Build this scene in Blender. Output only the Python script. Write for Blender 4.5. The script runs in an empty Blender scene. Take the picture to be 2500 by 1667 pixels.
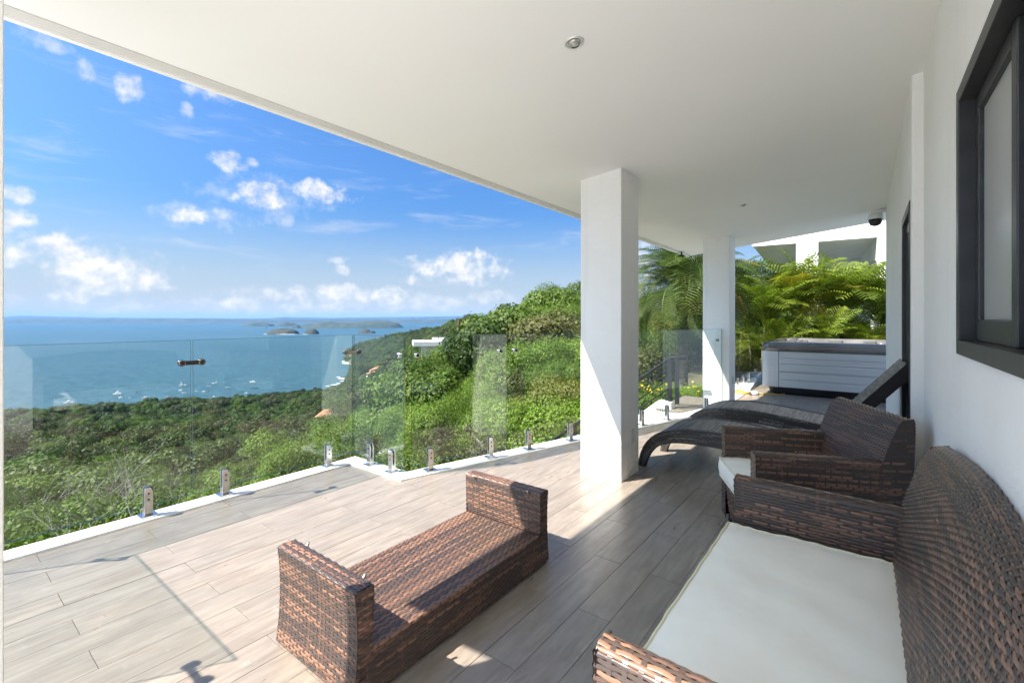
import bpy, bmesh, math, random
import numpy as np
from mathutils import Vector, Matrix
rnd = random.Random(7); RS = np.random.RandomState(11)
PI = math.pi
sc = bpy.context.scene
COL = sc.collection
# ------------------------------------------------------------------ camera
TH = math.radians(37.4); EYE = 1.35; FPX = 1128.0; CX = 1250.0; HY = 778.0
cam = bpy.data.cameras.new('camera'); camo = bpy.data.objects.new('camera', cam); COL.objects.link(camo)
cam.sensor_width = 36.0; cam.lens = FPX / 2500 * 36.0; cam.shift_y = -(833.5 - HY) / 2500
cam.clip_start = 0.05; cam.clip_end = 60000
camo.location = (0, 0, EYE); camo.rotation_euler = (PI / 2, 0, TH)
sc.camera = camo
# ------------------------------------------------------------------ sun and sky
SUN_TRAVEL = Vector((1.0, 1.6, -2.17)).normalized()
HAZE = 3.2e-5; SUN_STRENGTH = 2.4; SKY_STRENGTH = 0.09; EXPOSURE = 2.62
sun = bpy.data.lights.new('sun', 'SUN'); sun.energy = SUN_STRENGTH; sun.angle = math.radians(0.5); sun.color = (1.0, 0.93, 0.835)
suno = bpy.data.objects.new('sun', sun); COL.objects.link(suno)
suno.rotation_euler = SUN_TRAVEL.to_track_quat('-Z', 'Y').to_euler(); suno.location = (-20, -30, 60)
sc.view_settings.view_transform = 'Standard'; sc.view_settings.look = 'None'
sc.view_settings.exposure = EXPOSURE; sc.view_settings.gamma = 1.0; sc.view_settings.use_curve_mapping = False
world = bpy.data.worlds.new('World'); sc.world = world; world.use_nodes = True
try:
    sc.cycles.max_bounces = 12; sc.cycles.diffuse_bounces = 7; sc.cycles.transparent_max_bounces = 24
    sc.cycles.use_denoising = True; sc.cycles.caustics_reflective = False; sc.cycles.caustics_refractive = False
    sc.cycles.sample_clamp_indirect = 6.0
except Exception: pass

class NT:
    """small node helper"""
    def __init__(s, tree): s.t = tree; s.n = tree.nodes; s.l = tree.links
    def node(s, typ, **kw):
        nd = s.n.new(typ)
        for k, v in kw.items(): setattr(nd, k, v)
        return nd
    def put(s, sock, v):
        if hasattr(v, 'is_output'): s.l.new(v, sock)
        else: sock.default_value = v
    def math(s, op, a, b=0.0, c=0.0, clamp=False):
        nd = s.node('ShaderNodeMath', operation=op, use_clamp=clamp)
        for i, v in enumerate((a, b, c)): s.put(nd.inputs[i], v)
        return nd.outputs[0]
    def maprange(s, v, a, b, c=0.0, d=1.0, smooth=False):
        nd = s.node('ShaderNodeMapRange', interpolation_type='SMOOTHSTEP' if smooth else 'LINEAR')
        s.put(nd.inputs[0], v)
        for i, q in enumerate((a, b, c, d)): s.put(nd.inputs[i + 1], q)
        return nd.outputs[0]
    def mix(s, f, a, b, blend='MIX'):
        nd = s.node('ShaderNodeMix', data_type='RGBA', blend_type=blend)
        s.put(nd.inputs[0], f); s.put(nd.inputs[6], a); s.put(nd.inputs[7], b)
        return nd.outputs[2]
    def noise(s, vec, scale, detail=4.0, rough=0.55, dist=0.0, color=False):
        nd = s.node('ShaderNodeTexNoise')
        if vec is not None: s.l.new(vec, nd.inputs['Vector'])
        nd.inputs['Scale'].default_value = scale; nd.inputs['Detail'].default_value = detail
        nd.inputs['Roughness'].default_value = rough; nd.inputs['Distortion'].default_value = dist
        return nd.outputs[1 if color else 0]
    def mapping(s, vec, scale=(1, 1, 1), loc=(0, 0, 0), rot=(0, 0, 0)):
        nd = s.node('ShaderNodeMapping'); s.l.new(vec, nd.inputs[0])
        s.put(nd.inputs[1], loc); s.put(nd.inputs[2], rot); s.put(nd.inputs[3], scale)
        return nd.outputs[0]
    def ramp(s, v, stops):
        nd = s.node('ShaderNodeValToRGB'); s.l.new(v, nd.inputs[0])
        el = nd.color_ramp.elements
        while len(el) < len(stops): el.new(0.5)
        for e, (p, c) in zip(el, stops): e.position = p; e.color = (*c, 1)
        return nd.outputs[0]
    def bump(s, h, strength=0.3, dist=0.01):
        nd = s.node('ShaderNodeBump'); s.l.new(h, nd.inputs['Height'])
        nd.inputs['Strength'].default_value = strength; nd.inputs['Distance'].default_value = dist
        return nd.outputs[0]
    def coord(s, which='Object'): return s.node('ShaderNodeTexCoord').outputs[which]

def build_world():
    w = NT(world.node_tree); w.n.clear()
    out = w.node('ShaderNodeOutputWorld'); bg = w.node('ShaderNodeBackground')
    sky = w.node('ShaderNodeTexSky', sky_type='NISHITA'); sky.sun_disc = False
    to_sun = -SUN_TRAVEL
    sky.sun_elevation = math.asin(to_sun.z); sky.sun_rotation = math.atan2(to_sun.x, to_sun.y)
    sky.air_density = 1.0; sky.dust_density = 5.0; sky.ozone_density = 3.0; sky.altitude = 100
    hs = w.node('ShaderNodeHueSaturation'); w.l.new(sky.outputs[0], hs.inputs['Color'])
    hs.inputs['Saturation'].default_value = 1.12; hs.inputs['Value'].default_value = 1.0
    g = w.coord('Generated'); sx = w.node('ShaderNodeSeparateXYZ'); w.l.new(g, sx.inputs[0])
    x, y, z = sx.outputs
    el = w.math('ARCSINE', z)
    # heading measured from the deck's outlook
    dx, dy = -math.sin(TH), math.cos(TH); rx, ry = math.cos(TH), math.sin(TH)
    fwd = w.math('ADD', w.math('MULTIPLY', x, dx), w.math('MULTIPLY', y, dy))
    rgt = w.math('ADD', w.math('MULTIPLY', x, rx), w.math('MULTIPLY', y, ry))
    az = w.math('ARCTAN2', rgt, fwd)
    n1 = w.noise(g, 40, 7, 0.58); n2 = w.noise(w.mapping(g, (1, 1, 1.7)), 14, 5, 0.55)
    nz = w.math('SUBTRACT', w.math('ADD', w.math('MULTIPLY', n1, 1.1), w.math('MULTIPLY', n2, 1.2)), 1.15)
    D = 2500 / 2352
    puffs = [(170,610,230,62,.5),(820,692,330,22,.4),(500,702,330,20,.35),(1055,622,100,32,.4),(620,450,150,36,.35),(470,500,110,28,.35),(95,95,60,20,.5),(200,165,38,22,.6),(295,200,34,30,.85),(487,205,66,24,.75),(428,258,16,18,.5),
             (515,368,50,20,.8),(577,372,18,10,.7),(600,448,66,28,1),(725,440,76,24,.95),(450,500,52,20,.95),(520,493,40,16,.8),
             (640,500,35,16,.4),(35,445,44,24,.9),(35,515,56,34,1),(130,575,90,34,1),(60,600,90,30,1),(180,612,100,30,1),(265,642,125,38,1),(330,648,60,26,1),
             (200,664,100,30,.9),(790,621,24,13,.75),(780,598,24,9,.5),(1050,610,96,34,1),(1085,636,66,18,.85),(945,643,28,12,.8),
             (800,672,60,20,.95),(880,684,70,24,.9),(660,684,60,24,.9),(560,698,80,20,.75),(720,702,90,18,.7),(430,693,26,14,.85),(1130,686,50,16,.5),
             (1030,690,24,10,.6),(30,682,34,20,.7),(960,705,70,14,.5),(320,702,60,12,.5),(1500,600,120,60,.7),(-80,560,90,50,.9),
             (-250,300,120,50,.6),(2700,420,160,60,.8),(3100,600,200,60,.8),(-700,620,220,50,.8)]
    cov = None
    for (cx, cy, hw, hh, dens) in puffs:
        u = (cx * D - CX) / FPX; v = (HY - cy * D) / FPX
        a0 = math.atan(u); e0 = math.atan(v * math.cos(a0))
        wa = hw * D / FPX * math.cos(a0) ** 2 * 1.4; wh = hh * D / FPX * math.cos(a0) * 1.4
        da = w.math('MULTIPLY', w.math('SUBTRACT', az, a0), 1 / wa); de = w.math('MULTIPLY', w.math('SUBTRACT', el, e0), 1 / wh)
        d2 = w.math('ADD', w.math('MULTIPLY', da, da), w.math('MULTIPLY', de, de))
        m = w.math('MULTIPLY', w.maprange(w.math('ADD', w.math('SUBTRACT', 0.78, d2), w.math('MULTIPLY', nz, 2.0)), 0.0, 1.15, 0, dens, True), w.maprange(d2, 1.2, 2.4, 1, 0, True))
        cov = m if cov is None else w.math('MAXIMUM', cov, m)
    # scattered cumulus added only outside the view, to raise the fill light
    oc = w.noise(w.mapping(g, (1, 1, 2.0)), 3.6, 7, 0.6)
    away = w.maprange(w.math('ABSOLUTE', az), 0.95, 1.3, 0, 1, True)
    cov = w.math('MAXIMUM', cov, w.math('MULTIPLY', w.math('MULTIPLY', w.maprange(oc, .47, .60, 0, 1, True), w.maprange(el, .0, .08, 0, 1)), away))
    # thin high cirrus drawn out along the horizon
    ci = w.noise(w.mapping(g, (2.0, 2.0, 11.0)), 2.6, 6, 0.62, 0.4)
    cir = w.math('MULTIPLY', w.maprange(ci, 0.52, 0.82, 0, 0.36, True), w.maprange(el, 0.02, 0.2, 0.5, 1.0))
    cov = w.math('MAXIMUM', cov, cir)
    # pale band of moist air along the horizon
    mist = w.math('MULTIPLY', w.maprange(el, -0.02, 0.24, 1, 0, True), 0.86)
    shade = w.maprange(n1, 0.35, 0.68, 0.0, 1.0, True)
    ccol = w.mix(shade, CLOUD_DIM, CLOUD_LIT)
    base = w.mix(1.0, hs.outputs[0], SKY_TINT, 'MULTIPLY')
    c = w.mix(mist, base, MIST_COL)
    c = w.mix(cov, c, ccol)
    w.l.new(c, bg.inputs[0]); bg.inputs[1].default_value = SKY_STRENGTH
    w.l.new(bg.outputs[0], out.inputs[0])
SKY_TINT = (.192, 0.325, 0.465, 1); MIST_COL = (1.36, 1.6, 1.86, 1); CLOUD_LIT = (2.0, 1.97, 1.95, 1); CLOUD_DIM = (1.58, 1.64, 1.74, 1)
build_world()
try: world.cycles.sampling_method = 'MANUAL'; world.cycles.sample_map_resolution = 1024
except Exception: pass

# ------------------------------------------------------------------ materials
MAT = {}
def mat(name, color=(.5, .5, .5), rough=.5, metal=0.0, spec=.5, fn=None):
    m = bpy.data.materials.new(name); m.use_nodes = True
    t = NT(m.node_tree); b = t.n['Principled BSDF']
    b.inputs['Base Color'].default_value = (*color, 1); b.inputs['Roughness'].default_value = rough
    b.inputs['Metallic'].default_value = metal; b.inputs['Specular IOR Level'].default_value = spec
    if fn: fn(t, b)
    MAT[name] = m
    return m
def f_noisecol(c1, c2, scale=3.0, detail=6, bump=0.0, bscale=40, bdist=.004, lo=.35, hi=.65, stretch=(1, 1, 1), coord='Object'):
    def fn(t, b):
        v = t.mapping(t.coord(coord), stretch)
        n = t.noise(v, scale, detail)
        t.l.new(t.mix(t.maprange(n, lo, hi), (*c1, 1), (*c2, 1)), b.inputs['Base Color'])
        if bump: t.l.new(t.bump(t.noise(v, bscale, 5), bump, bdist), b.inputs['Normal'])
    return fn
def f_plaster(t, b):
    co = t.coord('Object'); n = t.noise(co, 1.6, 7); fine = t.noise(co, 7, 6, .6); trowel = t.noise(t.mapping(co, (1.0, 1.0, 2.6)), 4.5, 6, .62, .8)
    drip = t.noise(t.mapping(co, (9, 9, .55)), 1.0, 5, .6); spot = t.noise(co, 26, 4, .65)
    c = t.mix(t.maprange(n, .35, .65), (.85, .832, .795, 1), (.89, .876, .845, 1))
    c = t.mix(t.math('MULTIPLY', t.maprange(drip, .58, .74), .3), c, (.70, .68, .63, 1)); c = t.mix(t.math('MULTIPLY', t.maprange(spot, .66, .74), .35), c, (.62, .60, .56, 1))
    t.l.new(c, b.inputs['Base Color'])
    t.l.new(t.bump(t.math('ADD', fine, t.math('MULTIPLY', trowel, 1.4)), .42, .012), b.inputs['Normal'])
mat('plaster', rough=.75, spec=.25, fn=f_plaster)
mat('ceiling_paint', rough=.7, spec=.3, fn=f_noisecol((.89, .882, .86), (.915, .908, .888), .9, 5, .12, 4, .01))
mat('recess_shade_grey', rough=.7, fn=f_noisecol((.60, .59, .565), (.66, .65, .625), 2, 5))  # roof edge strip painted greyer to stand for the shade of its step
mat('kerb_paint', rough=.6, fn=f_noisecol((.72, .71, .68), (.82, .815, .8), 5, 8, .2, 60, .003))
mat('steel', (.62, .61, .6), .18, 1.0, fn=f_noisecol((.5, .48, .46), (.68, .67, .66), 30, 4))
mat('bronze_steel', (.16, .13, .115), .25, 1.0)
mat('rubber', (.012, .012, .013), .6)
mat('dark_frame', rough=.38, spec=.5, fn=f_noisecol((.02, .02, .021), (.03, .03, .031), 12, 3))
mat('rail_black', (.012, .012, .013), .65, spec=.2)
mat('cushion', rough=.85, spec=.2, fn=f_noisecol((.83, .80, .70), (.87, .845, .76), 4, 5, .3, 9, .01))
mat('piping', (.72, .7, .52), .8)
mat('black_plastic', (.012, .013, .016), .5)
mat('pump_white', (.8, .8, .8), .5)
mat('lamp_trim', (.75, .75, .72), .3, .5)
mat('lamp_well', (.5, .5, .47), .2, .5)
mat('grey_pane', (.40, .40, .385), .28, spec=.5)  # plain opaque grey surface for the sash pane
mat('outlet', (.66, .65, .62), .4)

def f_glass(tint, refl_boost=1.0, rough=0.0):
    def make(name):
        m = bpy.data.materials.new(name); m.use_nodes = True; t = NT(m.node_tree); t.n.clear()
        out = t.node('ShaderNodeOutputMaterial'); tr = t.node('ShaderNodeBsdfTransparent'); gl = t.node('ShaderNodeBsdfGlossy')
        tr.inputs[0].default_value = (*tint, 1); gl.inputs['Roughness'].default_value = rough; gl.inputs[0].default_value = (1, 1, 1, 1)
        lw = t.node('ShaderNodeLayerWeight'); lw.inputs[0].default_value = .5; sch = t.math('MULTIPLY_ADD', t.math('POWER', lw.outputs['Facing'], 5.0), .96, .04)
        mx = t.node('ShaderNodeMixShader'); t.l.new(t.math('MULTIPLY', sch, refl_boost, clamp=True), mx.inputs[0])
        t.l.new(tr.outputs[0], mx.inputs[1]); t.l.new(gl.outputs[0], mx.inputs[2]); t.l.new(mx.outputs[0], out.inputs[0])
        MAT[name] = m
    return make
f_glass((.93, .965, .95), 1.0)('clear_glass')
f_glass((.72, .76, .75), .45)('window_glass')
f_glass((.45, .75, .76), 1.0)('teal_glass')
f_glass((.62, .70, .68), .9)('glass_edge')

def f_plank(t, b):
    oi = t.node('ShaderNodeObjectInfo'); co = t.coord('Object')
    off = t.node('ShaderNodeCombineXYZ'); t.l.new(t.math('MULTIPLY', oi.outputs['Random'], 37.0), off.inputs[0]); t.l.new(t.math('MULTIPLY', oi.outputs['Random'], 91.0), off.inputs[1])
    va = t.node('ShaderNodeVectorMath', operation='ADD'); t.l.new(co, va.inputs[0]); t.l.new(off.outputs[0], va.inputs[1])
    v = va.outputs[0]
    grain = t.noise(t.mapping(v, (30, 3.4, 1)), 1.0, 8, .66, .6)
    patch = t.noise(t.mapping(v, (7, 3.0, 1)), 1.0, 6, .65, .4)
    speck = t.noise(v, 160, 3, .6)
    r2 = t.math('FRACT', t.math('MULTIPLY', oi.outputs['Random'], 7.31))
    basec = t.mix(r2, (*PLANK_A, 1), (*PLANK_B, 1))
    c = t.mix(t.maprange(patch, .35, .68), basec, (*PLANK_C, 1))
    c = t.mix(t.math('MULTIPLY', t.maprange(grain, .40, .64), .7), c, (*PLANK_D, 1))
    c = t.mix(t.math('MULTIPLY', t.maprange(speck, .62, .74), .45), c, (*PLANK_E, 1))
    pos = t.node('ShaderNodeNewGeometry').outputs['Position']
    st1 = t.noise(pos, 1.7, 7, .68, .6); st2 = t.noise(pos, 9, 5, .7)
    c = t.mix(t.math('MULTIPLY', t.maprange(st1, .5, .7), .4), c, (.15, .135, .12, 1)); c = t.mix(t.math('MULTIPLY', t.maprange(st2, .6, .72), .3), c, (.40, .38, .355, 1))
    t.l.new(c, b.inputs['Base Color'])
    t.l.new(t.maprange(patch, .3, .7, .26, .42), b.inputs['Roughness'])
    h = t.math('ADD', t.math('MULTIPLY', grain, .7), t.math('MULTIPLY', speck, .3))
    t.l.new(t.bump(h, .18, .004), b.inputs['Normal'])
PLANK_A = (.285, .243, .202); PLANK_B = (.315, .26, .208); PLANK_C = (.235, .208, .178); PLANK_D = (.165, .13, .102); PLANK_E = (.40, .355, .305)
mat('plank', rough=.42, spec=.6, fn=f_plank)
mat('grout', (.16, .145, .13), .8)

def f_wicker(lo, mid, hi):
    def fn(t, b):
        at = t.node('ShaderNodeAttribute'); at.attribute_name = 'tone'
        n = t.noise(t.coord('Object'), 190, 3)
        v = t.math('ADD', at.outputs['Fac'], t.math('MULTIPLY', t.math('SUBTRACT', n, .5), .3))
        t.l.new(t.ramp(v, [(0, lo), (.42, lo), (.62, mid), (1, hi)]), b.inputs['Base Color'])
    return fn
mat('wicker', rough=.32, spec=.45, fn=f_wicker((.068, .05, .044), (.14, .08, .058), (.245, .135, .088)))
mat('wicker_core', (.012, .009, .008), .7)
mat('wicker_dark', rough=.4, spec=.45, fn=f_wicker((.045, .041, .040), (.085, .079, .076), (.19, .182, .176)))
mat('tub_panel', rough=.4, spec=.4, fn=f_noisecol((.39, .405, .41), (.45, .465, .47), 3, 6, .1, 30, .002, stretch=(.5, 1, 18)))
mat('tub_acrylic', rough=.12, spec=.6, fn=f_noisecol((.08, .075, .071), (.17, .16, .152), 2.2, 5))
mat('tub_shell', (.62, .58, .54), .15)
mat('tub_water', (.35, .55, .55), .05)
mat('bark', rough=.9, fn=f_noisecol((.10, .085, .07), (.22, .19, .165), 9, 5, .5, 30, .02, stretch=(3, 3, .6)))
mat('pale_bark', rough=.9, fn=f_noisecol((.17, .155, .135), (.36, .335, .30), 9, 5, .5, 30, .02))
mat('palm_trunk', rough=.9, fn=f_noisecol((.10, .08, .055), (.2, .165, .12), 6, 5, .6, 22, .02, stretch=(1, 1, 4)))
mat('house_white', rough=.7, fn=f_noisecol((.74, .74, .73), (.82, .82, .81), 1.2, 5, .15, 8, .01))
mat('house_window', (.03, .035, .04), .1, 0, .8)
mat('house_beam', (.03, .03, .03), .5)
mat('rust_pole', rough=.7, fn=f_noisecol((.13, .04, .03), (.22, .07, .05), 5, 5))
mat('boat_white', (.6, .6, .6), .35); mat('boat_dark', (.03, .045, .07), .3); mat('boat_grey', (.35, .37, .4), .4)
mat('boat_glass', (.02, .03, .04), .1); mat('boat_wood', (.25, .14, .08), .5); mat('sailcloth', (.7, .72, .75), .7)
mat('hose', (.55, .33, .07), .5); mat('paint_yellow', (.8, .5, .02), .6)

def f_leaf(dark, light, dry, tl=.3, dryamt=.15):
    def fn(t, b):
        oi = t.node('ShaderNodeObjectInfo'); at = t.node('ShaderNodeAttribute'); at.attribute_name = 'tone'
        v = t.math('ADD', t.math('MULTIPLY', at.outputs['Fac'], .42), t.math('MULTIPLY', oi.outputs['Random'], .58))
        c = t.mix(v, (*dark, 1), (*light, 1))
        r2 = t.math('FRACT', t.math('MULTIPLY', oi.outputs['Random'], 13.7))
        c = t.mix(t.maprange(r2, 1 - dryamt, 1 - dryamt * .4, 0, .75), c, (*dry, 1))
        t.l.new(c, b.inputs['Base Color']); b.inputs['Roughness'].default_value = .55; b.inputs['Specular IOR Level'].default_value = .25
        out = t.n['Material Output']; tr = t.node('ShaderNodeBsdfTranslucent'); mx = t.node('ShaderNodeMixShader')
        t.l.new(t.mix(1.0, c, (1.0, 1.15, .5, 1), 'MULTIPLY'), tr.inputs[0]); mx.inputs[0].default_value = tl
        t.l.new(b.outputs[0], mx.inputs[1]); t.l.new(tr.outputs[0], mx.inputs[2]); t.l.new(mx.outputs[0], out.inputs[0])
    return fn
mat('leaf_bright', fn=f_leaf((.035, .07, .008), (.20, .29, .035), (.17, .15, .045), dryamt=.05))
mat('leaf_mid', fn=f_leaf((.012, .03, .005), (.125, .195, .026), (.13, .125, .045), dryamt=.1))
mat('leaf_far', fn=f_leaf((.005, .014, .004), (.088, .14, .022), (.085, .085, .04), dryamt=.14))
mat('leaf_olive', fn=f_leaf((.03, .035, .015), (.10, .11, .042), (.10, .09, .055), dryamt=.4))
mat('leaf_palm', fn=f_leaf((.02, .045, .008), (.10, .15, .028), (.2, .14, .03), dryamt=.12))
mat('leaf_areca', fn=f_leaf((.045, .085, .008), (.23, .29, .035), (.34, .26, .03), .35, dryamt=.16))
mat('petal', (.85, .5, .01), .6)
mat('ground', rough=.95, fn=f_noisecol((.05, .055, .022), (.13, .105, .06), .35, 8, .6, 3, .15))
mat('lawn', rough=.9, fn=f_noisecol((.10, .17, .03), (.15, .22, .05), 2, 6))
mat('roof_tile', rough=.8, fn=f_noisecol((.30, .12, .06), (.42, .21, .12), 3, 6, .3, 20, .02))
mat('island_green', rough=.95, fn=f_noisecol((.012, .022, .01), (.045, .045, .027), .02, 10, .8, .05, 6))
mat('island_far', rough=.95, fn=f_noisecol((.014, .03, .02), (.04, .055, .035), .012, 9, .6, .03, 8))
mat('coast', rough=1.0, fn=f_noisecol((.02, .035, .03), (.045, .06, .05), .004, 8))
mat('foam', (.6, .64, .66), .7)
def f_sea(t, b):
    co = t.coord('Object')
    n1 = t.noise(t.mapping(co, (1, 1.6, 1)), .055, 7, .65); n2 = t.noise(co, .009, 5, .6); n3 = t.noise(t.mapping(co, (.35, 1.2, 1), rot=(0, 0, .5)), .0022, 5, .6)
    c = t.mix(t.maprange(n3, .35, .65), (*SEA_A, 1), (*SEA_B, 1))
    c = t.mix(t.math('MULTIPLY', t.maprange(n1, .38, .6), .75), c, (*SEA_C, 1))
    t.l.new(c, b.inputs['Base Color']); b.inputs['Roughness'].default_value = .35; b.inputs['IOR'].default_value = 1.33
    h = t.math('ADD', t.math('MULTIPLY', n1, 1.0), t.math('MULTIPLY', n2, 1.5))
    t.l.new(t.bump(h, .6, 3.0), b.inputs['Normal'])
SEA_A = (.026, .078, .098); SEA_B = (.042, .100, .118); SEA_C = (.013, .044, .060)
mat('sea', rough=.3, spec=.5, fn=f_sea)

# ------------------------------------------------------------------ mesh helpers
def link(o, parent=None):
    COL.objects.link(o)
    if parent is not None: o.parent = parent
    return o
def tag(o, label=None, cat=None, group=None, kind=None):
    if label: o['label'] = label
    if cat: o['category'] = cat
    if group: o['group'] = group
    if kind: o['kind'] = kind
    return o
def thing(name, label, cat, loc=(0, 0, 0), rotz=0.0, group=None):
    o = bpy.data.objects.new(name, None); o.empty_display_size = .1; COL.objects.link(o)
    o.location = loc; o.rotation_euler = (0, 0, rotz)
    return tag(o, label, cat, group)
def mesh_np(name, V, Q, mats, smooth=False, tone=None, mi=None):
    """quads (N,4) or tris (N,3) array to a mesh"""
    V = np.asarray(V, np.float32); Q = np.asarray(Q, np.int32); k = Q.shape[1]
    me = bpy.data.meshes.new(name)
    me.vertices.add(len(V)); me.vertices.foreach_set('co', V.ravel())
    me.loops.add(Q.size); me.loops.foreach_set('vertex_index', Q.ravel())
    me.polygons.add(len(Q)); me.polygons.foreach_set('loop_start', np.arange(len(Q), dtype=np.int32) * k)
    try: me.polygons.foreach_set('loop_total', np.full(len(Q), k, np.int32))
    except Exception: pass
    for m in (mats if isinstance(mats, (list, tuple)) else [mats]): me.materials.append(MAT[m])
    if mi is not None: me.polygons.foreach_set('material_index', np.asarray(mi, np.int32))
    me.polygons.foreach_set('use_smooth', np.full(len(Q), smooth, bool))
    if tone is not None:
        a = me.attributes.new('tone', 'FLOAT', 'POINT'); a.data.foreach_set('value', np.asarray(tone, np.float32))
    me.update(calc_edges=True); me.validate()
    return me
class MB:
    def __init__(s): s.v = []; s.f = []; s.m = []; s.cur = 0
    def add(s, vs, fs):
        o = len(s.v); s.v += [tuple(p) for p in vs]; s.f += [tuple(i + o for i in f) for f in fs]; s.m += [s.cur] * len(fs); return s
    def mi(s, k): s.cur = k; return s
    def box(s, x0, x1, y0, y1, z0, z1):
        return s.add([(x0, y0, z0), (x1, y0, z0), (x1, y1, z0), (x0, y1, z0), (x0, y0, z1), (x1, y0, z1), (x1, y1, z1), (x0, y1, z1)],
                     [(0, 3, 2, 1), (4, 5, 6, 7), (0, 1, 5, 4), (1, 2, 6, 5), (2, 3, 7, 6), (3, 0, 4, 7)])
    def prism(s, poly, z0, z1):
        """poly (x,y) counter-clockwise"""
        n = len(poly)
        zb = z0 if hasattr(z0, '__len__') else [z0] * n; zt = z1 if hasattr(z1, '__len__') else [z1] * n
        vs = [(p[0], p[1], zb[i]) for i, p in enumerate(poly)] + [(p[0], p[1], zt[i]) for i, p in enumerate(poly)]
        return s.add(vs, [tuple(range(n - 1, -1, -1)), tuple(range(n, 2 * n))] + [(i, (i + 1) % n, n + (i + 1) % n, n + i) for i in range(n)])
    def prism_xz(s, poly, y0, y1):
        n = len(poly); vs = [(p[0], y0, p[1]) for p in poly] + [(p[0], y1, p[1]) for p in poly]
        return s.add(vs, [tuple(range(n)), tuple(range(2 * n - 1, n - 1, -1))] + [((i + 1) % n, i, n + i, n + (i + 1) % n) for i in range(n)])
    def prism_yz(s, poly, x0, x1):
        n = len(poly); vs = [(x0, p[0], p[1]) for p in poly] + [(x1, p[0], p[1]) for p in poly]
        return s.add(vs, [tuple(range(n - 1, -1, -1)), tuple(range(n, 2 * n))] + [(i, (i + 1) % n, n + (i + 1) % n, n + i) for i in range(n)])
    def tube(s, pts, r, n=8, cap=True):
        pts = [Vector(p) for p in pts]; rs = r if hasattr(r, '__len__') else [r] * len(pts); vs = []; fs = []
        for i, p in enumerate(pts):
            d = (pts[min(i + 1, len(pts) - 1)] - pts[max(i - 1, 0)]).normalized()
            a = d.orthogonal().normalized() if abs(d.z) > .95 else d.cross(Vector((0, 0, 1))).normalized(); b = d.cross(a)
            for k in range(n):
                q = 2 * PI * k / n; vs.append(p + (a * math.cos(q) + b * math.sin(q)) * rs[i])
        for i in range(len(pts) - 1):
            for k in range(n):
                k2 = (k + 1) % n; fs.append((i * n + k2, i * n + k, (i + 1) * n + k, (i + 1) * n + k2))
        if cap: fs += [tuple(range(n)), tuple(range(len(vs) - 1, len(vs) - n - 1, -1))]
        return s.add(vs, fs)
    def lathe(s, prof, n=20, c=(0, 0, 0), axis='z'):
        vs = []; fs = []
        for (r, h) in prof:
            for k in range(n):
                a = 2 * PI * k / n; p = (r * math.cos(a), r * math.sin(a), h)
                if axis == 'x': p = (p[2], p[0], p[1])
                if axis == 'y': p = (p[1], p[2], p[0])
                vs.append((p[0] + c[0], p[1] + c[1], p[2] + c[2]))
        for i in range(len(prof) - 1):
            for k in range(n):
                k2 = (k + 1) % n; fs.append((i * n + k, i * n + k2, (i + 1) * n + k2, (i + 1) * n + k))
        fs += [tuple(range(n - 1, -1, -1)), tuple(range((len(prof) - 1) * n, len(prof) * n))]
        return s.add(vs, fs)
    def mesh(s, name, mats, smooth=False):
        me = bpy.data.meshes.new(name); me.from_pydata(s.v, [], s.f)
        for m in (mats if isinstance(mats, (list, tuple)) else [mats]): me.materials.append(MAT[m])
        me.polygons.foreach_set('material_index', s.m); me.polygons.foreach_set('use_smooth', [smooth] * len(s.f)); me.update()
        return me
    def build(s, name, mats, parent=None, smooth=False, bevel=0.0, seg=2, loc=None):
        o = link(bpy.data.objects.new(name, s.mesh(name, mats, smooth)), parent)
        if loc is not None: o.location = loc
        if bevel:
            b = o.modifiers.new('bevel', 'BEVEL'); b.width = bevel; b.segments = seg; b.limit_method = 'ANGLE'; b.harden_normals = False
        return o
def obj(name, me, parent=None, loc=None):
    o = link(bpy.data.objects.new(name, me), parent)
    if loc is not None: o.location = loc
    return o
def copy_tree(o, parent=None):
    c = o.copy(); COL.objects.link(c)
    if parent is not None: c.parent = parent
    for ch in list(o.children): copy_tree(ch, c)
    return c
def at(px, py, z):            # photograph pixel to the point at height z (used to survey the place)
    vx = -math.sin(TH) + math.cos(TH) * (px - CX) / FPX; vy = math.cos(TH) + math.sin(TH) * (px - CX) / FPX; vz = (HY - py) / FPX
    t = (z - EYE) / vz
    return Vector((vx * t, vy * t, z))
def atd(px, py, t):
    return Vector(((-math.sin(TH) + math.cos(TH) * (px - CX) / FPX) * t, (math.cos(TH) + math.sin(TH) * (px - CX) / FPX) * t, EYE + (HY - py) / FPX * t))

# ------------------------------------------------------------------ deck
def clip_poly(poly, a, b, c):          # keep a*x+b*y+c >= 0
    out = []
    for i in range(len(poly)):
        p, q = poly[i], poly[(i + 1) % len(poly)]; dp = a * p[0] + b * p[1] + c; dq = a * q[0] + b * q[1] + c
        if dp >= 0: out.append(p)
        if dp * dq < 0: t = dp / (dp - dq); out.append((p[0] + (q[0] - p[0]) * t, p[1] + (q[1] - p[1]) * t))
    return out
SK = .293
def skx(y): return -2.99 + SK * (y - 2.75)      # inner line of the slanting kerb
deck = MB()
deck.prism([(-3.79, -.05), (.3, -.05), (.3, 13), (-1.7, 13), (-1.7, 7.3), (skx(7.3), 7.3), (skx(2.49), 2.49), (-3.79, 2.49)], -.3, -.012)
deck = deck.build('deck', 'grout'); tag(deck, 'deck paved with grey brown wood look planks', None, None, 'structure')
PW, PL = .1607, .9695
full = None; npl = 0
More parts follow.
